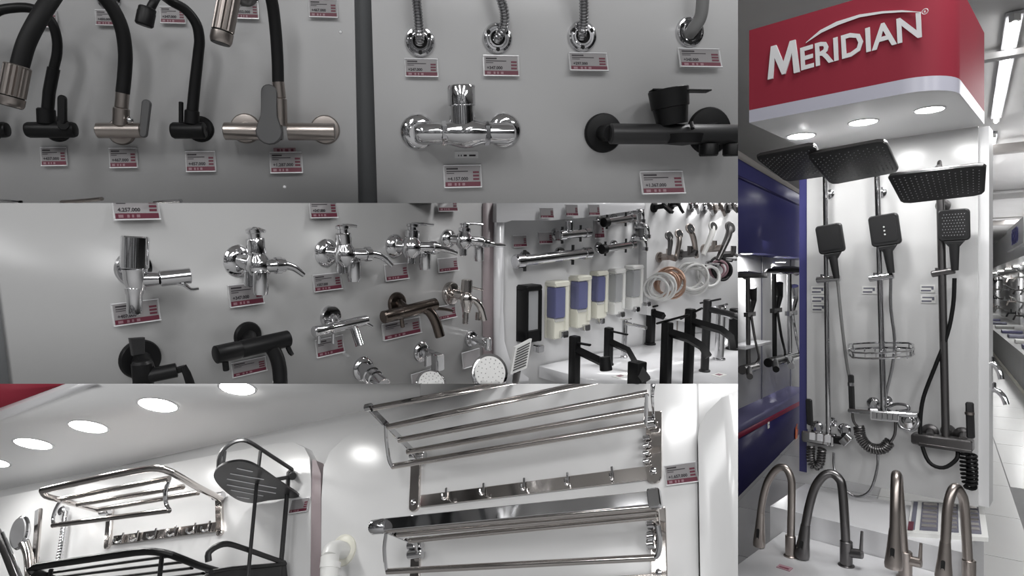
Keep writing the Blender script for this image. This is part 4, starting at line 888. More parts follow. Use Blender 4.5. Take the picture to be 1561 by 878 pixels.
# black slatted shelf at the lower edge
t = Thing('slatted_shelf', 'black slatted metal shelf at the lower left edge', 'shelf', B3, 240, 900, d=.03)
G().tube(t.PP([(330, 870, 30), (300, 861, 70), (262, 846, 112), (236, 841, 122), (205, 842, 126), (130, 853, 130), (56, 864, 132), (50, 870, 130), (62, 876, 118), (120, 900, 40)]), 6, 10, k=2, flat=.75, up=(0, 1, 0)).build('frame_rail', 'black', t)
for (x0, y0), (x1, y1), z in (((70, 874), (256, 848), 108), ((84, 880), (276, 857), 88), ((110, 888), (292, 866), 66), ((140, 896), (310, 874), 40)): G().tube([t.P(x0, y0, z), t.P(x1, y1, z)], 4, 8, flat=.5, up=(0, 1, 0)).build('slat', 'black', t)
for x, y, z in ((247, 846, 116), (78, 868, 126)): G().tube([t.P(x, y, z), t.P(x - 6, 900, z)], 3, 8).build('side_post', 'black', t)
G().cyl(t.P(320, 880, 0), t.P(318, 868, 44), 5).build('wall_mount', 'black', t)

# odds and ends at the far left
t = Thing('hand_shower', 'grey round hand shower leaning at the lower left edge', 'hand shower', B3, 46, 878, d=.03)
G().lathe([(15, -8), (23, -3), (24, 0), (22, 2)], t.P(30, 812, 60), V((-.1, -.25, .95)), 28).build('head', 'chrome', t); G().lathe([(21.5, 2), (21, 3.5)], t.P(30, 812, 60), V((-.1, -.25, .95)), 28).build('spray_face', 'nozzle_grey', t)
G().tube(t.PP([(36, 826, 56), (43, 846, 48), (46, 890, 40)]), [7, 6, 6], 12, k=3).build('handle', 'chrome_warm', t); G().cyl(t.P(46, 885, 0), t.P(46, 882, 40), 5).build('bracket', 'chrome', t)
t = Thing('hand_shower', 'slim chrome stick hand shower beside the grey round one', 'hand shower', B3, 58, 862, d=.03)
a, b = t.P(60, 776, 44), t.P(53, 862, 34); G().bar(a, b, 11, 6, up=Z, bev=2).build('stick', 'chrome_warm', t); G().bar(a + Z * 3.2 - Y * 2, a.lerp(b, .3) + Z * 3.2, 7, 1, up=Z).build('spray_face', 'nozzle_grey', t); G().cyl(t.P(54, 856, 0), t.P(54, 852, 36), 5).build('bracket', 'chrome', t)
t = Thing('hand_shower', 'dark chrome tube hand shower slanting into the left edge', 'hand shower', B3, 18, 876, d=.03)
G().tube(t.PP([(-6, 810, 60), (10, 842, 54), (26, 884, 46)]), [6, 6.5, 6], 14).build('tube', 'gunmetal', t); G().tube(t.PP([(4, 812, 66), (18, 846, 60), (34, 886, 50)]), 2.4, 10).build('rod', 'chrome', t); G().cyl(t.P(26, 884, 0), t.P(25, 880, 48), 5).build('bracket', 'chrome', t)
t = Thing('chain_hose', 'thin shiny chrome hose hanging behind the left towel shelf', 'hose', B3, 100, 782, d=.03)
pts = smooth_path(t.PP([(101, 780, 10), (98, 800, 12), (94, 830, 12), (88, 862, 12)]), 14); G().tube(pts, [4.4 if i % 2 else 3.4 for i in range(len(pts))], 12).build('hose', 'chrome', t); G().lathe([(7, 0), (7, 8), (5, 10)], t.P(101, 780, 0), Z, 14).build('outlet', 'chrome', t)
t = Thing('waste_pipe', 'white plastic elbow pipe with round wall flange beside the mauve trim', 'pipe', B3, 526, 840, d=.03)
G().lathe([(23, 0), (23, 3), (20, 6), (13, 8)], t.P(524, 839, 0), Z, 32).build('wall_flange', 'cream_plastic', t); G().lathe([(11, 6), (11, 14)], t.P(524, 839, 0), Z, 20).build('collar', 'hose_copper', t).data.materials[0] = MATS['cream_plastic']
G().tube(t.PP([(523, 839, 8), (514, 837, 30), (506, 840, 46), (503, 850, 52)]), 12.5, 18, k=3).build('elbow', 'white_plastic', t); G().cyl(t.P(503, 848, 52), t.P(501, 930, 52), 13).build('pipe', 'white_plastic', t); G().lathe([(14.5, 0), (14.5, 8)], t.P(503, 866, 52), Y, 20).build('socket', 'white_plastic', t)
price_tag(B3, 445, 761, 472, 783, 'beside the black two tier caddy', lines=False, d=.03)
price_tag(B3, 1014, 707, 1064, 739, 'right of the upper chrome towel shelf', '+1.657.000', d=.03, tilt=.05)
# ================================================================ right bay: shower columns under the red canopy
def lc(p): q = p - BR.O; return V((q.dot(BR.u), q.dot(BR.v), q.dot(BR.n)))
def wc(u, v, d): return BR.O + BR.u * u + BR.v * v + BR.n * d
D = 0.62
uL, vB = lc(BR.at(1142, 187, D)).x, lc(BR.at(1142, 187, D)).y
vLip = lc(BR.at(1143, 168, D)).y; vTop = lc(BR.at(1140, 47, D)).y; uR = lc(BR.at(1452, 110, D)).x
rc = 0.13
plan = [(uL, 0.0), (uL, D)] + [(uR - rc + rc * math.sin(a * math.pi / 20), D - rc + rc * math.cos(a * math.pi / 20)) for a in range(11)] + [(uR, 0.0)]
can = bpy.data.objects.new('sign_canopy', None); COL.objects.link(can); can.location = wc((uL + uR) / 2, vB, 0)
tag(can, 'red and white illuminated shop canopy with rounded corner over the shower columns', 'canopy'); BAYLIST.append((can, BR))
def cpart(name, m, rings, parent=can, off=None):
    o_ = can.location if off is None else off
    g = G(); g.ring_strip([[p - o_ for p in r] for r in rings]); o = g.build(name, m); o.parent = parent; return o
bpy.context.view_layer.update()
ring = lambda v, k=0.0: [wc(u, v, d - (k if d > 0 else 0)) for u, d in plan]
cpart('red_fascia', 'sign_red', [ring(vLip), ring(vTop)])
cpart('white_lip', 'lavender_edge', [ring(vB), ring(vLip)])
cpart('underside', 'ceil_white', [[wc(uL + (u - uL) * .985 + .004, vB - .003, d * .99) for u, d in plan], ring(vB)])
BS = Bay(BR.u, BR.v, BR.n, (1300, 100), 1.0, BR.clips); BS.O = wc(0, 0, D)
def sign_text(body, p0, p1, hpx, bold):
    a, b = BS.at(*p0), BS.at(*p1); ex = (b - a); L = ex.length; ex = ex.normalized(); ey = BR.n.cross(ex).normalized()
    xm, ym = (p0[0] + p1[0]) / 2, (p0[1] + p1[1]) / 2; h = (BS.at(xm, ym - hpx) - BS.at(xm, ym)).length
    me = text_mesh(body, 1.0, 'sign_white', depth=0.012, bold=bold)
    xs = [v.co.x for v in me.vertices]; ys = [v.co.y for v in me.vertices]
    sx, sy = L / (max(xs) - min(xs)), h / (max(ys) - min(ys))
    M = Matrix.Translation(a - can.location + BR.n * .004) @ Matrix((ex, ey, BR.n)).transposed().to_4x4() @ Matrix.Diagonal((sx, sy, sy, 1)) @ Matrix.Translation((-min(xs), -min(ys), 0))
    o = bpy.data.objects.new('sign_lettering', me); COL.objects.link(o); o.parent = can; o.matrix_local = M; return o
mp = [(0, 0), (.17, 0), (.23, .62), (.45, .05), (.56, .05), (.77, .62), (.82, 0), (1, 0), (.88, 1), (.71, 1), (.505, .42), (.29, 1), (.12, 1)]
a_, b_, h_ = BS.at(1171, 122), BS.at(1220, 110), (BS.at(1195, 66) - BS.at(1195, 116)).length
ex_ = (b_ - a_); L_ = ex_.length; ex_.normalize(); ey_ = BR.n.cross(ex_)
mo = G().prism([(x * L_, y * h_) for x, y in mp], a_ - can.location, ex_, ey_, BR.n, .006).build('sign_lettering', 'sign_white', ang=20); mo.parent = can
sign_text('ERIDIAN', (1222, 108), (1406, 57), 37, 0.022)
up_ = [(1229, 64), (1250, 46), (1275, 33), (1310, 22), (1345, 17), (1375, 15.5), (1402, 18)]; lo_ = [(1402, 18.6), (1375, 18.5), (1345, 20.5), (1310, 26.5), (1278, 38), (1252, 50), (1228, 66)]
cpart('swoosh', 'sign_white', [[BS.at(x, y, .001) for x, y in up_ + lo_], [BS.at(x, y, .006) for x, y in up_ + lo_]])
c_ = BS.at(1410, 17.5, .003) - can.location; x_ = (BS.at(1415, 17.5) - BS.at(1410, 17.5)).length
o = G().torus(c_, BR.n, x_ * .9, x_ * .12, 18, 6).build('registered_mark', 'sign_white'); o.parent = can
me = text_mesh('R', 1.0, 'sign_white', depth=0.02, align='CENTER', bold=.02); o = bpy.data.objects.new('sign_lettering', me); COL.objects.link(o); o.parent = can
o.matrix_local = Matrix.Translation(c_ - BR.v * x_ * .42) @ Matrix((BR.u, BR.v, BR.n)).transposed().to_4x4() @ Matrix.Scale(x_ * 1.2, 4)
BCR = Bay(BR.u, -BR.n, -BR.v, (1300, 200), 1.0, BR.clips); BCR.O = wc(0, vB - .004, 0); BCR.R = Matrix((BCR.u, BCR.v, BCR.n)).transposed()
for px, py, lab in ((1221, 207, 'canopy downlight behind the leftmost rain shower head'), (1316, 186, 'canopy downlight, middle of three'), (1417, 167, 'canopy downlight near the rounded corner')):
    downlight(BCR, px, py, 19, lab, BR, 1.25, 'downlights under the red canopy')

# column board
def box_struct(name, m, poly, d, th): return slab(name, m, outline(BR, poly, d), BR.n, th, BR)
bu0, bu1 = lc(BR.at(1230, 500)).x, lc(BR.at(1491, 500)).x; bv0, bv1 = lc(BR.at(1350, 745)).y, vB - .004
slab('wall_shower_board', 'board_bright', [wc(bu0, bv0, 0), wc(bu1, bv0, 0), wc(bu1, bv1, 0), wc(bu0, bv1, 0)], BR.n, 0.16, BR)
slab('trim_7', 'blue_panel', [wc(bu0 - .035, bv0, -.01), wc(bu0, bv0, -.01), wc(bu0, bv1, -.01), wc(bu0 - .035, bv1, -.01)], BR.n, 0.1, BR)
slab('trim_8', 'board_white', [wc(bu1, bv0, -.02), wc(bu1 + .03, bv0, -.02), wc(bu1 + .03, bv1, -.02), wc(bu1, bv1, -.02)], BR.n, 0.1, BR)

def rain_head(t, corners, m, pipe_px):
    """corners: 4 (px,py,z): near-left, near-right, far-right, far-left of the underside"""
    c = [t.P(*p) for p in corners]; nn = (c[1] - c[0]).cross(c[3] - c[0]).normalized(); nn = nn if nn.y < 0 else -nn      # underside normal
    def inset(f, e): 
        m_ = sum(c, V()) / 4
        return [m_ + (p - m_) * f + nn * e for p in c]
    def rr(f, e, k=.10):
        q = inset(f, e); out = []
        for i in range(4): out += [q[i].lerp(q[i - 1], k), q[i].lerp(q[i - 1], k * .3).lerp(q[(i + 1) % 4], k * .3), q[i].lerp(q[(i + 1) % 4], k)]
        return out
    h = G().ring_strip([rr(.93, -6), rr(1, -4), rr(1, 0), rr(.97, 1)]).build('rain_head', m, t); G().ring_strip([rr(1.004, -5), rr(1.012, -4), rr(1.012, -1.5), rr(1.004, -1)]).build('head_rim', 'gunmetal', h)
    g = G(); nx, ny = 16, 9
    for i in range(nx):
        for j in range(ny):
            a = c[0].lerp(c[1], .06 + .88 * i / (nx - 1)); b = c[3].lerp(c[2], .06 + .88 * i / (nx - 1)); p = a.lerp(b, .1 + .8 * (j + (.5 if i % 2 else 0)) / ny)
            x, y = perp(nn); g.ring_strip([[p + nn * 1 + (x * math.cos(k * 1.571) + y * math.sin(k * 1.571)) * .9 for k in range(4)], [p + nn * 1.9 + (x * math.cos(k * 1.571) + y * math.sin(k * 1.571)) * .5 for k in range(4)]])
    g.build('nozzle_grid', 'nozzle_grey', h)['kind'] = 'stuff'
    m_ = sum(c, V()) / 4
    return m_ - nn * 6
def hand_set(t, top, bot, w, z, m, face, fm='nozzle_grey'):
    """square hand shower: top=(x,y) of plate top centre, bot=(x,y) of handle end"""
    a, b = t.P(*top, z + 4), t.P(*bot, z - 4); d = (a - b).normalized(); L = (a - b).length; x = d.cross(Z).normalized(); n = x.cross(d); n = n if n.z > 0 else -n
    Hh = w * 1.18
    poly = rrect(-w / 2, L - Hh, w / 2, L, w * .14)
    h = G().prism(poly, b, x, d, n, 5, bev=1.5).build('hand_shower_head', m, t)
    if face:
        fc = G().prism(rrect(-w * .4, L - Hh * .88, w * .4, L - Hh * .1, w * .1), b + n * 5, x, d, n, .6).build('spray_face', 'charcoal', h)
        if face == 'dots':
            g = G()
            for i in range(8):
                for j in range(8):
                    p = b + n * 5.6 + x * (-w * .34 + w * .68 * (i + (.5 if j % 2 else 0)) / 7.5) + d * (L - Hh * .82 + Hh * .66 * j / 7)
                    g.lathe([(.8, 0), (.4, .6)], p, n, 5)
            g.build('nozzle_grid', 'nozzle_grey', h)['kind'] = 'stuff'
        elif face == 'jets':
            for k in range(3): G().lathe([(1.3, 0), (1, .8)], b + n * 5.6 + d * (L - Hh * (.4 + .12 * k)), n, 10).build('jet', 'white_face', h)
    G().prism([(-w * .34, L - Hh), (w * .34, L - Hh), (w * .16, L - Hh - 9), (-w * .16, L - Hh - 9)], b, x, d, n, 5, bev=1).build('head_neck', m, t)
    G().tube([b + d * (L - Hh - 5) + n * 2.5, b + d * (L - Hh) * .5 + n * 3, b + n * 2], [w * .17, w * .15, w * .12], 12, flat=.75).build('hand_shower_handle', m, t)
    return b
def column(pipe, r, m, head, arm, hand, holder, label, z=20):
    t = Thing('shower_column', label, 'shower column', BR, (pipe[0][0] + pipe[1][0]) / 2, pipe[1][1])
    pb, pt = t.P(*pipe[1], z), t.P(*pipe[0], z)
    hm = rain_head(t, head, 'charcoal', arm)
    G().tube([pb, pt, pt + V((0, 10, 6))] + [hm.lerp(pt + V((0, 22, 14)), .5) + V((0, 10, 0)), hm + V((0, 10, 0)), hm], r * .82, 14, k=3).build('riser_arm', m, t)
    G().cyl(pb, t.P(*pipe[0], z) , r * 1.08, seg=18).build('riser_pipe', m, t)
    G().lathe([(r * 1.8, 0), (r * 1.8, 3), (r * 1.2, 6)], hm, V((0, 1, 0)), 16).build('head_joint', m, t)
    for f_ in (.04, .92): q = pb.lerp(pt, f_); G().cyl((q.x, q.y, 0), q, r * .9).build('wall_bracket', m, t); G().lathe([(r * 2, 0), (r * 2, 2), (r, 3)], (q.x, q.y, 0), Z, 18).build('bracket_flange', m, t)
    hb = hand_set(t, *hand)
    a, b = t.P(*holder[0], z + 2), t.P(*holder[1], z + 2); s = G().cyl(a, b, 5, seg=18, bev=1).build('slider', m, t)
    G().cyl(a.lerp(b, .25) + Y * 4, a.lerp(b, .25) + Y * 8, 3).build('slider_button', m, s)
    return t
c1 = column(((1258, 262), (1263, 662)), 3.4, 'chrome', ((1150, 240, 190), (1242, 221, 190), (1263, 268, 105), (1198, 277, 105)), None, ((1263, 342), (1276, 424), 36, 30, 'charcoal', 'plain'), ((1245, 427), (1281, 424)), 'chrome shower column with plain black hand shower, leftmost on the board')
c2 = column(((1337, 262), (1347, 628)), 4.0, 'chrome', ((1229, 237, 190), (1350, 215, 190), (1371, 262, 105), (1267, 282, 105)), None, ((1346, 327), (1359, 416), 39, 30, 'charcoal', 'jets'), ((1325, 425), (1363, 420)), 'chrome shower column with wire basket and three jet hand shower, middle of the board')
c3 = column(((1433, 280), (1442, 676)), 5.0, 'gunmetal', ((1352, 268, 150), (1503, 251, 150), (1500, 297, 100), (1375, 311, 100)), None, ((1454, 319), (1456, 412), 39, 30, 'charcoal', 'dots'), ((1420, 418), (1456, 412)), 'dark gunmetal shower column with dotted hand shower, rightmost on the board')
# hoses
G().tube(c1.PP([(1276, 424, 24), (1278, 440, 24), (1284, 500, 20), (1291, 555, 18), (1295, 575, 18)]), 2.2, 10, k=3).build('hose', 'grey_hose', c1)
G().tube(c1.PP([(1271, 690, 20), (1272, 715, 24), (1284, 742, 28), (1305, 757, 30), (1326, 748, 30), (1337, 715, 28), (1338, 688, 24)]), 1.8, 10, k=4).build('loop_hose', 'steel_hose', c1)
G().tube(c2.PP([(1358, 424, 24), (1358, 470, 22), (1364, 520, 20), (1360, 560, 18), (1351, 600, 16), (1347, 628, 16)]), 2.2, 10, k=3).build('hose', 'steel_hose', c2)
G().tube(c3.PP([(1455, 424, 24), (1453, 465, 22), (1444, 510, 22), (1425, 560, 22), (1408, 605, 24), (1403, 640, 26), (1404, 672, 30), (1416, 704, 34), (1438, 713, 34), (1458, 700, 30), (1460, 684, 24)]), 2.8, 12, k=4).build('hose', 'black_rubber', c3)
# wire basket of the middle column
bk = [(1294, 530), (1300, 527), (1345, 525), (1386, 526), (1392, 531), (1388, 538), (1345, 541), (1300, 540)]
zz = [34, 18, 12, 18, 34, 58, 64, 58]
for dy, nm in ((0, 'basket_rail'), (8, 'basket_rail')): G().tube(c2.PP([(x, y + dy - 3, z) for (x, y), z in zip(bk, zz)]), 1.6, 8, closed=True, k=2).build(nm, 'chrome', c2)
for (x, y), z in zip(bk, zz): G().tube([c2.P(x, y - 3, z), c2.P(x, y + 5, z)], 1.2, 6).build('basket_post', 'chrome', c2)
for i in range(6): x = 1302 + i * 16; G().tube([c2.P(x, 532, 20), c2.P(x + 1, 546, 60)], 1.1, 6).build('basket_wire', 'chrome', c2)
# thermostatic valves with bidet sprayers and coiled hoses
def spring(t, pts, R, r, turns, m, name='coiled_hose'):
    P = smooth_path(t.PP(pts), 16); L = [0.0]
    for i in range(1, len(P)): L.append(L[-1] + (P[i] - P[i - 1]).length)
    n = turns * 12; out = []
    for k in range(n + 1):
        q = L[-1] * k / n; i = max(j for j in range(len(L)) if L[j] <= q + 1e-6); i = min(i, len(P) - 2)
        p = P[i].lerp(P[i + 1], (q - L[i]) / max(L[i + 1] - L[i], 1e-6)); d = (P[i + 1] - P[i]).normalized(); x = Z.cross(d); x = x.normalized() if x.length > 1e-4 else X; y = d.cross(x)
        a = 2 * math.pi * k / 12; out.append(p + (x * math.cos(a) + y * math.sin(a)) * R)
    G().tube(out, r, 6).build(name, m, t)
t = Thing('shower_valve', 'chrome shower valve with white push keys at the foot of the leftmost column', 'shower valve', BR, 1262, 668)
G().bar(t.P(1225, 663, 22), t.P(1273, 671, 22), 20, 17, up=Y, bev=2).build('body', 'chrome', t)
for x, y in ((1246, 650), (1288, 654)): G().lathe([(9, 0), (9, 3), (6, 5)], t.P(x, y, 0), Z, 20).build('wall_flange', 'chrome', t); G().cyl(t.P(x, y, 4), t.P(x, y + 10, 22), 5).build('stem', 'chrome', t)
for x in (1238, 1250, 1262): G().box(t.P(x, 663 + (x - 1225) * .16, 33), (8, 11, 2), bev=.6).build('push_key', 'white_gloss', t)
G().bar(t.P(1273, 670, 22), t.P(1284, 672, 22), 13, 9, up=Y).build('black_link', 'black', t); G().bar(t.P(1284, 676, 24), t.P(1296, 664, 24), 11, 11, up=Y, bev=1).build('outlet_arm', 'chrome', t)
G().bar(t.P(1233, 608, 30), t.P(1235, 648, 26), 9, 6, up=Z, bev=2).build('sprayer', 'charcoal', t)
spring(t, [(1236, 680, 22), (1236, 700, 22), (1242, 711, 22), (1250, 706, 22), (1253, 684, 22)], 5, 1.7, 16, 'gunmetal')
t = Thing('shower_valve', 'chrome shelf valve with piano keys at the foot of the middle column', 'shower valve', BR, 1350, 634)
G().bar(t.P(1296, 624, 26), t.P(1402, 632, 26), 26, 6, up=Y, bev=1).build('shelf_plate', 'chrome', t); G().bar(t.P(1328, 632, 36), t.P(1370, 636, 36), 12, 13, up=Y, bev=1).build('body', 'white_gloss', t)
for i in range(5): G().box(t.P(1333 + i * 8, 633 + i * .7, 44), (6.4, 10, 2), bev=.5).build('push_key', 'chrome', t)
for x, y in ((1332, 614), (1385, 640)): G().lathe([(9, 0), (9, 3), (6, 5)], t.P(x, y, 0), Z, 20).build('wall_flange', 'chrome', t); G().cyl(t.P(x, y, 4), t.P(x, y + 8, 24), 5).build('stem', 'chrome', t)
G().bar(t.P(1297, 571, 34), t.P(1299, 624, 30), 8, 6, up=Z, bev=2).build('sprayer', 'charcoal', t); G().cyl(t.P(1297, 583, 34), t.P(1297, 588, 34), 4.6).build('sprayer_ring', 'chrome', t)
G().tube(t.PP([(1299, 622, 30), (1301, 642, 28), (1309, 652, 26), (1314, 658, 26)]), 2, 8, k=3).build('hose_tail', 'gunmetal', t)
spring(t, [(1309, 650, 26), (1313, 668, 26), (1326, 682, 26), (1345, 684, 26), (1356, 674, 26)], 6.5, 1.9, 20, 'gunmetal')
G().tube(t.PP([(1356, 676, 26), (1364, 662, 26), (1365, 640, 28)]), 2, 8, k=3).build('hose_tail', 'gunmetal', t)
G().tube(t.PP([(1350, 622, 30), (1366, 616, 34), (1382, 618, 36), (1384, 625, 34), (1366, 627, 34)]), 2.2, 10, k=4).build('loop_hose', 'steel_hose', t)
G().tube(t.PP([(1368, 640, 36), (1374, 652, 40), (1390, 656, 40), (1400, 646, 38), (1396, 634, 34)]), 2.2, 10, k=4).build('loop_hose', 'steel_hose', t)
t = Thing('shower_valve', 'dark gunmetal bar valve at the foot of the rightmost column', 'shower valve', BR, 1440, 672)
G().bar(t.P(1391, 667, 24), t.P(1484, 679, 24), 22, 16, up=Y, bev=2).build('body', 'gunmetal', t); G().bar(t.P(1400, 677, 34), t.P(1482, 689, 34), 4, 5, up=Y, bev=1).build('front_rail', 'nickel_dark', t)
for x, y in ((1418, 658), (1468, 663)): G().lathe([(12, 0), (12, 4), (8, 6)], t.P(x, y, 0), Z, 22).build('wall_flange', 'gunmetal', t); G().cyl(t.P(x, y, 4), t.P(x, y + 8, 24), 6).build('stem', 'gunmetal', t)
G().bar(t.P(1478, 613, 30), t.P(1480, 668, 28), 10, 7, up=Z, bev=2).build('sprayer', 'charcoal', t); G().cyl(t.P(1478, 628, 31), t.P(1478, 632, 31), 6).build('sprayer_ring', 'nickel', t)
spring(t, [(1472, 690, 26), (1472, 715, 26), (1476, 738, 26), (1481, 740, 30), (1482, 715, 34), (1481, 692, 34)], 5.5, 2.2, 18, 'black_rubber')
for px, py, lab in ((1247, 442, 'top small info sticker left of the leftmost shower column'), (1247.5, 456, 'middle small info sticker left of the leftmost shower column'), (1248, 469, 'bottom small info sticker left of the leftmost shower column'), (1325, 442, 'single small info sticker left of the middle shower column'), (1414, 440, 'upper small info sticker left of the gunmetal column'), (1415, 456, 'lower small info sticker left of the gunmetal column')):
    t = Thing('info_sticker', lab, 'sticker', BR, px, py); G().box((0, 0, .5), (19, 12, 1)).build('card', 'white_plastic', t)
    G().box((-1, 2.6, 1.1), (13, 2.0, .3)).build('print_line', 'ink_grey', t); G().box((-2, -3, 1.1), (13, 2.4, .3)).build('print_line', 'ink_grey', t); G().box((6.5, 1, 1.1), (3, 5, .3)).build('print_mark', 'ink_grey', t)

# stepped plinth and kitchen taps
h1 = lc(BR.at(1232, 738)).y; f1 = None
BP1 = Bay(BR.u, -BR.n, BR.v, (1300, 760), 1.0, BR.clips); BP1.O = wc(0, h1, 0); BP1.R = Matrix((BP1.u, BP1.v, BP1.n)).transposed()
p = lc(BP1.at(1197, 777)); d1 = p.z; q = BP1.at(1197, 777); h2 = lc(BR.at(1200, 812, d1)).y
BP2 = Bay(BR.u, -BR.n, BR.v, (1300, 860), 1.0, BR.clips); BP2.O = wc(0, h2, 0); BP2.R = Matrix((BP2.u, BP2.v, BP2.n)).transposed()
d2 = lc(BP2.at(1162, 863)).z; us, ue = lc(BP1.at(1232, 741)).x - .02, lc(BP1.at(1502, 790)).x
zf = -1.5 - (wc(0, 0, 0).z - CAM.z)
def plinth(name, u0, u1, v0, v1, d0, dd, m, label):
    o = can.location; g = G(); g.ring_strip([[wc(u, v0, d) for u, d in ((u0, d0), (u0, dd), (u1, dd), (u1, d0))], [wc(u, v1, d) for u, d in ((u0, d0), (u0, dd), (u1, dd), (u1, d0))]])
    o = tag(g.build(name, m), label, 'plinth'); BAYLIST.append((o, BR)); return o
plinth('display_plinth', us, ue, -1.5, h1, 0.002, d1, 'white_gloss', 'upper white step of the plinth below the shower columns')
plinth('display_plinth', us + .05, ue + .04, -1.5, h2, d1 + .002, d2 + .25, 'white_gloss', 'lower white step of the plinth carrying the kitchen taps')
def kitchen_tap(base, pts, r, m, head, handle, label):
    """base px on the lower step; pts px list of the pipe centreline from base up over the arch to the spray head top (in a plane facing the board)"""
    t = Thing('kitchen_tap', label, 'kitchen tap', BP2, *base); pl = Bay(BR.u, BR.v, BR.n, base, 1.0, BR.clips); pl.O = t.p
    L = lambda x, y, o=0.0: t.I @ pl.at(x, y, o * t.s)
    k = [L(*p) for p in pts]
    G().lathe([(r * 1.75, 0), (r * 1.75, 1.5), (r * 1.35, 3)], (0, 0, 0), Z, 22).build('base_ring', m, t)
    yb = pts[0][1]; top = L(pts[0][0], yb - 40 * (r / 7))
    G().cyl((0, 0, 0), V((0, 0, top.z)), r * 1.35, seg=22, bev=1).build('body', m, t)
    G().tube([V((0, 0, 2))] + k[1:], r, 16, k=5).build('arch_pipe', m, t)
    a, b = L(*head[0]), L(*head[1]); n_ = (b - a).length
    hd = G().lathe([(r * 1.05, 0), (r * 1.15, n_ * .15), (r * 1.35, n_ * .5), (r * 1.7, n_ * .9), (r * 1.6, n_)], a, b - a, 22).build('spray_head', m, t)
    fr = t.I.to_3x3() @ (BR.n); fr.normalize()
    mid = a.lerp(b, .6) + fr * r * 1.3; G().prism(rrect(-r * .4, -n_ * .16, r * .4, n_ * .16, r * .3), mid, (t.I.to_3x3() @ BR.u).normalized(), (a - b).normalized(), fr, 1.2).build('spray_button', 'dark_hole', hd)
    if handle:
        (hx0, hy0), (hx1, hy1), (lx, ly) = handle; q0, q1 = L(hx0, hy0), L(hx1, hy1)
        hb = G().cyl(q0, q1, r * 1.05, bev=1).build('handle_hub', m, t); G().tube([q1 - (q1 - q0) * .12, L(lx, ly)], [r * .42, r * .3], 10).build('lever', m, t)
kitchen_tap((1205, 848), [(1205, 848), (1206, 800), (1207, 745), (1206, 730), (1200, 716), (1192, 712), (1182, 717), (1170, 735), (1163, 760), (1159, 786)], 5.6, 'nickel', ((1160, 782), (1157, 832)), None, 'rosy nickel pull out kitchen tap, leftmost on the plinth')
kitchen_tap((1290, 862), [(1290, 862), (1288, 800), (1284, 745), (1279, 730), (1268, 722), (1256, 725, 4), (1243, 742, 9), (1234, 770, 14), (1227, 806, 18)], 6.6, 'nickel_dark', ((1228, 800, 18), (1222, 850, 22)), ((1292, 842), (1315, 845), (1314, 810)), 'dark gunmetal pull out kitchen tap, second on the plinth')
kitchen_tap((1380, 880), [(1380, 880), (1374, 800), (1370, 750), (1369, 732, 8), (1367, 724, 26), (1366, 730, 46), (1365, 770, 60), (1364, 812, 66)], 7.0, 'nickel', ((1364, 806, 64), (1362, 866, 68)), ((1383, 854), (1405, 858), (1404, 828)), 'brushed nickel kitchen tap facing straight on, third on the plinth')
kitchen_tap((1477, 892), [(1477, 892), (1474, 830), (1470, 770), (1465, 752, 8), (1457, 743, 18), (1450, 752, 28), (1444, 780, 36), (1441, 830, 42)], 6.8, 'nickel', ((1441, 826, 42), (1438, 884, 46)), None, 'brushed nickel kitchen tap, rightmost on the plinth')
t = Thing('drain_board', 'white board of dark slotted floor grates on the upper plinth step', 'grate board', BP1, 1448, 800)
cs = [t.P(1390, 768), t.P(1500, 776), t.P(1507, 826), t.P(1383, 818)]
q = t.I.to_3x3(); G().ring_strip([cs, [p_ + Z * 6 for p_ in cs]]).build('board', 'white_plastic', t)
lp = lambda a, b: cs[0].lerp(cs[1], a).lerp(cs[3].lerp(cs[2], a), b) + Z * 6
for i, (a0, a1) in enumerate(((.03, .09), (.15, .38), (.44, .64), (.71, .92))):
    g = G().ring_strip([[lp(a0, .06), lp(a1, .06), lp(a1, .92), lp(a0, .92)], [p_ + Z * 1.2 for p_ in (lp(a0, .06), lp(a1, .06), lp(a1, .92), lp(a0, .92))]]).build('grate', 'ink_grey', t)
    if a1 - a0 > .1:
        for j in range(6):
            b0 = .10 + j * .135; r4 = [lp(a0 + .02, b0), lp(a1 - .02, b0), lp(a1 - .02, b0 + .07), lp(a0 + .02, b0 + .07)]; G().ring_strip([[p_ + Z * 1.2 for p_ in r4], [p_ + Z * 2.4 for p_ in r4]]).build('grate_bar', 'chrome_warm', g)
r4 = [lp(.0, .72), lp(.07, .72), lp(.07, .95), lp(.0, .95)]; G().ring_strip([[p_ + Z * 1.3 for p_ in r4], [p_ + Z * 2 for p_ in r4]]).build('red_label', 'tag_red', t)
t = Thing('info_card', 'small pinkish card lying on the lower plinth step at the left', 'card', BP2, 1196, 866); G().box((0, 0, .6), (20, 14, 1.2)).build('card', 'tag_pale', t); G().box((0, -2, 1.4), (14, 4, .4)).build('print_mark', 'tag_red', t)
# ================================================================ the shop beyond: blue unit, aisle, right shelving
ad = V((0.69, 1.0, 0)).normalized()
zv = V((0, 0, 1))
nL = ad.cross(zv).normalized()                                   # faces the aisle (to the right)
BL = Bay(ad, zv, nL, (1125, 757), 4.48, [X1125(1)])
def wl(px, py, d=0.0): return BL.at(px, py, d)
slab('wall_blue_base', 'blue_dark', [wl(1105, 780), wl(1232, 654), wl(1232, 604), wl(1105, 668)], nL, 0.5, BL)
slab('trim_9', 'red_line', [wl(1105, 680, .006), wl(1232, 611, .006), wl(1232, 605, .006), wl(1105, 671, .006)], nL, 0.006, BL)
slab('trim_10', 'blue_light', [wl(1105, 671, .003), wl(1232, 605, .003), wl(1232, 591, .003), wl(1105, 660, .003)], nL, 0.5, BL)
slab('wall_blue_back', 'board_white', [wl(1090, 700, -.2), wl(1300, 560, -.2), wl(1300, 330, -.2), wl(1090, 330, -.2)], nL, 0.05, BL)
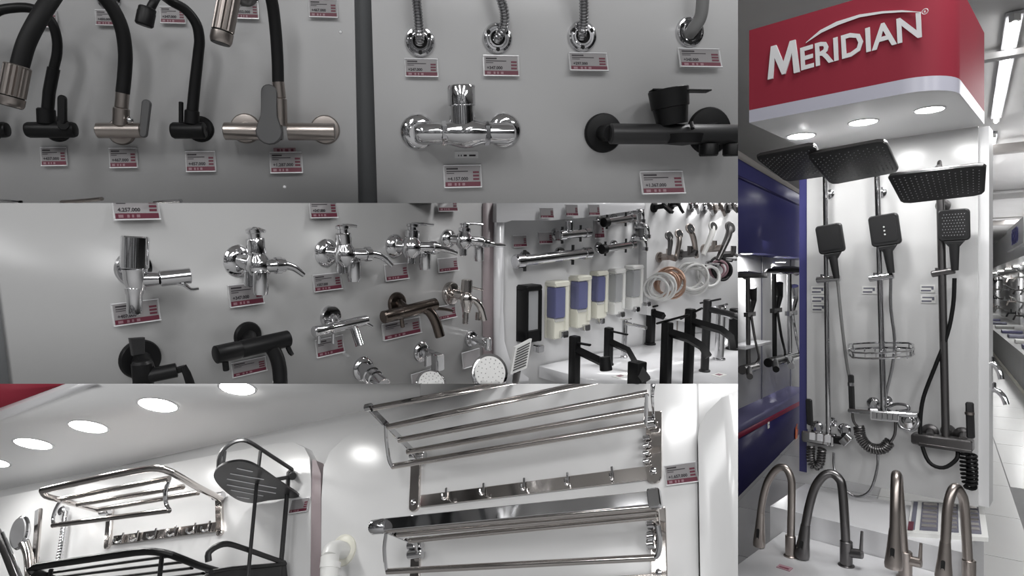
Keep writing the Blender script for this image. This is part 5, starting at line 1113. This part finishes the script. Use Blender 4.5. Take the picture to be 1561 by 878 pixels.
slab('wall_blue_fascia', 'blue_panel', [wl(1105, 378), wl(1240, 396), wl(1240, 306), wl(1105, 226)], nL, 0.5, BL)
slab('trim_11', 'ceiling_dark', [wl(1105, 228, .01), wl(1240, 308, .01), wl(1240, 303, .01), wl(1105, 216, .01)], nL, 0.3, BL)
slab('trim_12', 'blue_dark', [wl(1105, 262, .004), wl(1240, 324, .004), wl(1240, 321, .004), wl(1105, 257, .004)], nL, 0.004, BL)
for i, x in enumerate((1162, 1206)):
    slab('trim_%d' % (13 + i), 'ink_grey', [wl(x - .6, 640, -.19), wl(x + .6, 640, -.19), wl(x + .6, 380, -.19), wl(x - .6, 380, -.19)], nL, 0.008, BL)
sp = wl(1214, 660, .008); o = tag(G().prism([(0, 0), (.07, .02), (.10, .10), (.05, .07), (.07, .16), (.02, .10), (.0, .14), (-.02, .05)], sp - ad * .05 - zv * .07, ad, zv, nL, .006).build('flame_decal', 'orange'), 'orange flame shaped mark on the dark blue cabinet', 'decal'); BAYLIST.append((o, BL))
t = Thing('price_tag', 'tiny white tag on the dark blue cabinet base', 'price tag', BL, 1171, 648, d=.006); G().box((0, 0, .6), (9, 9, 1)).build('card', 'white_plastic', t); G().box((0, 1, 1.2), (6, 1.6, .3)).build('print_line', 'ink_grey', t)
BU = Bay(ad, nL, -zv, (1160, 388), 1.0, [X1125(1)]); BU.O = wl(1160, 384); BU.R = Matrix((BU.u, -nL, -zv)).transposed()
def spot(p, label):
    t = Thing('downlight', label, 'ceiling light', BL, 1160, 400); t.root.matrix_world = Matrix.Translation(p) @ Matrix.Scale(.001, 4)
    G().lathe([(55, -4), (55, 4), (45, 6)], (0, 0, 0), -Z, 24).build('rim', 'white_gloss', t); G().lathe([(44, 0), (44, 7)], (0, 0, 0), -Z, 24).build('diffuser', 'lamp_glow', t)
    d = bpy.data.lights.new('downlight_lamp', 'AREA'); d.shape = 'DISK'; d.size = .09; d.energy = 3.0; o = bpy.data.objects.new('downlight_lamp', d); COL.objects.link(o); o.location = p - zv * .02
spot(wl(1138, 386, -.12) * 1.0, 'near spotlight in the underside of the blue fascia'); spot(wl(1190, 399, -.12), 'far spotlight in the underside of the blue fascia')
def far_column(px, y0, y1, m, head, valve, hm, label):
    t = Thing('shower_column', label, 'shower column', BL, px, y1, d=-.2); z = 22
    G().tube(t.PP([(px, y1, z), (px - 1, y0, z), (px - 1, y0 - 3, z + 6), (head[0], head[1] - 3, 70), (head[0], head[1], 72)]), 3, 10).build('riser_pipe', m, t)
    G().lathe([(5, 6), (21, 3), (23, 0), (21, -1)], t.P(head[0], head[1], 72), Y, 22).build('rain_head', hm, t)
    G().tube(t.PP([(px + 6, y0 + 20, 26), (px + 8, y0 + 40, 26), (px + 3, y0 + 62, 24)]), [6, 4, 3], 10).build('hand_shower', hm, t)
    G().bar(t.P(px - 4, y0 + 62, 22), t.P(px + 8, y0 + 60, 26), 6, 6).build('slider', m, t)
    G().tube(t.PP([(px + 4, y0 + 62, 26), (px + 10, y0 + 100, 30), (px + 16, y0 + 128, 28), (px + 6, y1 - 4, 24)]), 1.8, 8, k=4).build('hose', m, t)
    G().cyl(t.P(px - 10, y1 + 2, 24), t.P(px + 11, y1 - 4, 24), 6, bev=1).build('valve_bar', m, t); G().tube(t.PP([(px, y1, 28), (px + 2, y1 + 12, 44)]), 4, 10).build('spout', m, t)
    for dx in (-7, 8): G().cyl(t.P(px + dx, y1, 0), t.P(px + dx, y1, 24), 4).build('stem', m, t)
far_column(1141, 418, 562, 'gunmetal', (1136, 422), None, 'charcoal', 'dark shower column with round head in the blue unit, nearest')
far_column(1181, 412, 551, 'black', (1200, 414), None, 'black', 'black shower column in the blue unit, middle')
far_column(1204, 416, 546, 'chrome', (1214, 416), None, 'chrome', 'chrome shower column in the blue unit, farthest')
t = Thing('bath_shelf', 'white slab shelf across the nearest column of the blue unit', 'shelf', BL, 1141, 526, d=-.2); G().bar(t.P(1122, 530, 14), t.P(1163, 521, 14), 26, 5, up=Y, bev=1).build('slab', 'white_gloss', t); G().cyl(t.P(1141, 528, 0), t.P(1141, 527, 10), 4).build('support', 'chrome', t)

# ceiling tube lights
def tube_light(p0, p1, label, w=.11):
    def c(px, py): r = ray(px, py); return CAM + r * (1.96 / r.z)
    a, b = c(*p0), c(*p1); m_ = (a + b) / 2; root = bpy.data.objects.new('tube_light', None); COL.objects.link(root); root.location = m_; tag(root, label, 'ceiling light', 'aisle ceiling tube lights')
    d = (b - a).normalized()
    G().bar(a - m_ + V((0, 0, .02)), b - m_ + V((0, 0, .02)), w, .03, up=zv, bev=.005).build('housing', 'white_gloss', root)
    G().tube([a - m_ - V((0, 0, .025)), b - m_ - V((0, 0, .025))], .022, 12).build('tube', 'tube_glow', root)
    for e in (a, b): G().box(e - m_ - V((0, 0, .015)), (.05, .05, .05)).build('end_socket', 'white_plastic', root)
tube_light((1547, 24), (1518, 182), 'long bright ceiling tube light beside the red canopy')
tube_light((1513, 205), (1506, 255), 'second ceiling tube light along the aisle')
tube_light((1541, 368), (1522, 370), 'distant ceiling tube light over the right shelving')
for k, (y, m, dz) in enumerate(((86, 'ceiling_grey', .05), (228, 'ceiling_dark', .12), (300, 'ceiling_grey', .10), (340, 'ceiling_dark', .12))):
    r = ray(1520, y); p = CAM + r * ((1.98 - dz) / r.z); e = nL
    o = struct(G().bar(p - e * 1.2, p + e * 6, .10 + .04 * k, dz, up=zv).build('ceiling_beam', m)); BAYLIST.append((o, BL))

# right hand shelving
pR = CAM + ray(1561, 600) * 8.85
BW = Bay(-ad, zv, -nL, (1561, 600), 8.85, [X1125(1)])
def wr(px, py, d=0.0): return BW.at(px, py, d)
def along(a0, a1, v0, v1, d): return [pR + ad * a0 + zv * (v0 - 0) - nL * d for a0, v0 in ((a0, v0), (a1, v0), (a1, v1), (a0, v1))]
A0, A1 = -2.0, 30.0
slab('wall_shelf_base', 'concrete', [pR + ad * a - zv * pR.z + zv * v for a, v in ((A0, 0), (A1, 0), (A1, .55), (A0, .55))], -nL, 0.8)
slab('trim_20', 'cream_plastic', [pR + ad * a - nL * .02 - zv * pR.z + zv * v for a, v in ((A0, 0), (A1, 0), (A1, .05), (A0, .05))], -nL, 0.02)
slab('wall_shelf_back', 'board_white', [pR + ad * a + nL * .7 - zv * pR.z + zv * v for a, v in ((A0, .55), (A1, .55), (A1, 2.9), (A0, 2.9))], -nL, 0.05)
slab('wall_shelf_canopy', 'white_gloss', [pR + ad * a - nL * .02 - zv * pR.z + zv * v for a, v in ((A0, 1.95), (A1, 1.95), (A1, 2.45), (A0, 2.45))], -nL, 0.7)
zR = -pR.z
kinds = ('chrome', 'black', 'gunmetal', 'chrome', 'nickel', 'white_plastic')
def goods(a, v, m, kind, label, group):
    p = pR + ad * a + nL * .62 + zv * (v - pR.z); root = bpy.data.objects.new(kind, None); COL.objects.link(root); root.location = p
    tag(root, label, 'tap' if kind == 'wall_tap' else 'shower', group); n = -nL
    if kind == 'wall_tap':
        G().lathe([(.05, 0), (.05, .015), (.025, .02)], (0, 0, 0), n, 12).build('wall_flange', m, root); G().tube([V(), n * .16, n * .2 - zv * .1], .022, 8).build('spout', m, root); G().bar(n * .1, n * .1 + zv * .1 + ad * .03, .03, .02).build('lever', m, root)
    else:
        G().tube([V(), n * .1 + zv * .02, n * .18 + zv * .1], .018, 8).build('arm', m, root); G().lathe([(.03, 0), (.10, .02), (.10, .035)], n * .18 + zv * .12, n * .6 - zv * .7, 14).build('head', m, root)
words = ('first', 'second', 'third', 'fourth', 'fifth', 'sixth', 'seventh', 'eighth', 'ninth', 'tenth', 'eleventh', 'twelfth')
rows = ((1.75, 'top row'), (1.45, 'second row'), (1.15, 'third row'), (.85, 'bottom row'))
for ri, (v, rn) in enumerate(rows):
    for k in range(12):
        a = -.9 + k * (.55 + .09 * k); m = kinds[(k * 5 + ri * 3) % 6]
        goods(a, v, m, 'wall_tap' if (k + ri) % 3 else 'wall_shower', 'small %s hung on the far right shelving, %s, %s from the front' % (('tap' if (k + ri) % 3 else 'shower head'), rn, words[k]), 'taps and showers on the right aisle shelving')
for k in range(10):
    a = -1.2 + k * (.5 + .1 * k); p = pR + ad * a + nL * .25 + zv * (.55 - pR.z)
    o = tag(G().box(V((0, 0, .03)), (.34, .34, .06), (ad, nL, zv), bev=.01).build('flat_box', ('blue_light', 'white_plastic', 'ink_grey')[k % 3]), 'flat %s box on the right shelving ledge, %s from the front' % (('blue', 'white', 'grey')[k % 3], words[k]), 'box', 'flat boxes on the right shelving ledge'); o.location = p
for k in range(12):
    a = -.6 + k * (.9 + .12 * k); p = pR + ad * a + nL * .3 + zv * (1.95 - pR.z); root = bpy.data.objects.new('downlight', None); COL.objects.link(root); root.location = p; tag(root, 'small spotlight under the white shelving canopy on the right, %s from the front' % words[k], 'ceiling light', 'spotlights under the right shelving canopy')
    G().lathe([(.07, 0), (.07, .012)], (0, 0, 0), -zv, 16).build('rim', 'white_gloss', root); G().lathe([(.055, .002), (.055, .016)], (0, 0, 0), -zv, 16).build('diffuser', 'lamp_glow', root)
    if k % 3 == 0:
        d = bpy.data.lights.new('downlight_lamp', 'AREA'); d.shape = 'DISK'; d.size = .2; d.energy = 12; o = bpy.data.objects.new('downlight_lamp', d); COL.objects.link(o); o.location = p - zv * .03
sg = bpy.data.objects.new('shop_sign', None); COL.objects.link(sg); sc_ = wr(1549, 360, .05); sg.location = sc_; tag(sg, 'white sign board with blue lettering over the right shelving', 'sign')
G().box(V(), (2.6, .36, .05), (-ad, zv, -nL), bev=.01).build('board', 'white_gloss', sg)
me = text_mesh('DESSO', .30, 'blue_panel', depth=.01, align='CENTER', bold=.01); o = bpy.data.objects.new('sign_lettering', me); COL.objects.link(o); o.parent = sg; o.matrix_local = Matrix.Translation(-nL * .03 - zv * .11 - ad * .2) @ Matrix((-ad, zv, -nL)).transposed().to_4x4()
# taps on the side of the shower board, hanging dark hose display
def side_tap(px, py, ex, ey, label):
    t = Thing('side_tap', label, 'tap', BR, px, py, d=-.1); G().lathe([(9, 0), (9, 3), (5, 4)], (0, 0, 0), X, 18).build('wall_flange', 'chrome', t)
    e = V(((ex - px) * 1.0, -(ey - py) * 1.0, 10)); G().tube([V((2, 0, 0)), V((e.x * .5, 3, 4)), V((e.x * .85, e.y * .3, 8)), e], 4, 12, k=3).build('spout', 'chrome', t); G().cyl(V((e.x * .4, 2, 3)), V((e.x * .4, 14, 3)), 4, bev=1).build('handle', 'chrome', t)
side_tap(1500, 556, 1522, 575, 'upper chrome tap on the side of the shower board'); side_tap(1500, 595, 1528, 612, 'lower chrome spout on the side of the shower board')
t = Thing('hose_display', 'dark bundle of hoses hanging at the far side of the shower board', 'hoses', BR, 1506, 470, d=-.2)
for i in range(4): G().tube([t.P(1502 + i * 1.6, 420 + i * 6, 2 * i), t.P(1500 + i * 2.5, 480, 3 * i), t.P(1501 + i * 2, 556, 2 * i)], 2.2, 8, k=3).build('hose', 'charcoal', t)
G().bar(t.P(1496, 424, 0), t.P(1508, 424, 0), 5, 5).build('hook_bar', 'black', t)
# floor tiles
fl = bpy.data.objects['floor']; tile_me = None; T = .8; cnt = 0
g = G().box((0, 0, -.006), (T - .008, T - .008, .01), (ad, nL, zv)); tile_me = g.mesh('floor_tile', 'floor_tile'); dark_me = g.mesh('floor_tile', 'shaded_tile')
for i in range(-4, 34):
    for j in range(-8, 9):
        p = V((3.2, 4.6, 0)) + ad * (i * T) + nL * (j * T)
        if p.y < 2.0: continue
        px, py = CX + F * p.x / p.y, CY + F * 1.5 / p.y
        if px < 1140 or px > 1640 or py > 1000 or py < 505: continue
        o = bpy.data.objects.new('floor_tile', dark_me if px < 1300 else tile_me); COL.objects.link(o); o.location = p; o.parent = fl; cnt += 1  # left tiles take the darker colour that stands in for shade
clip_all()
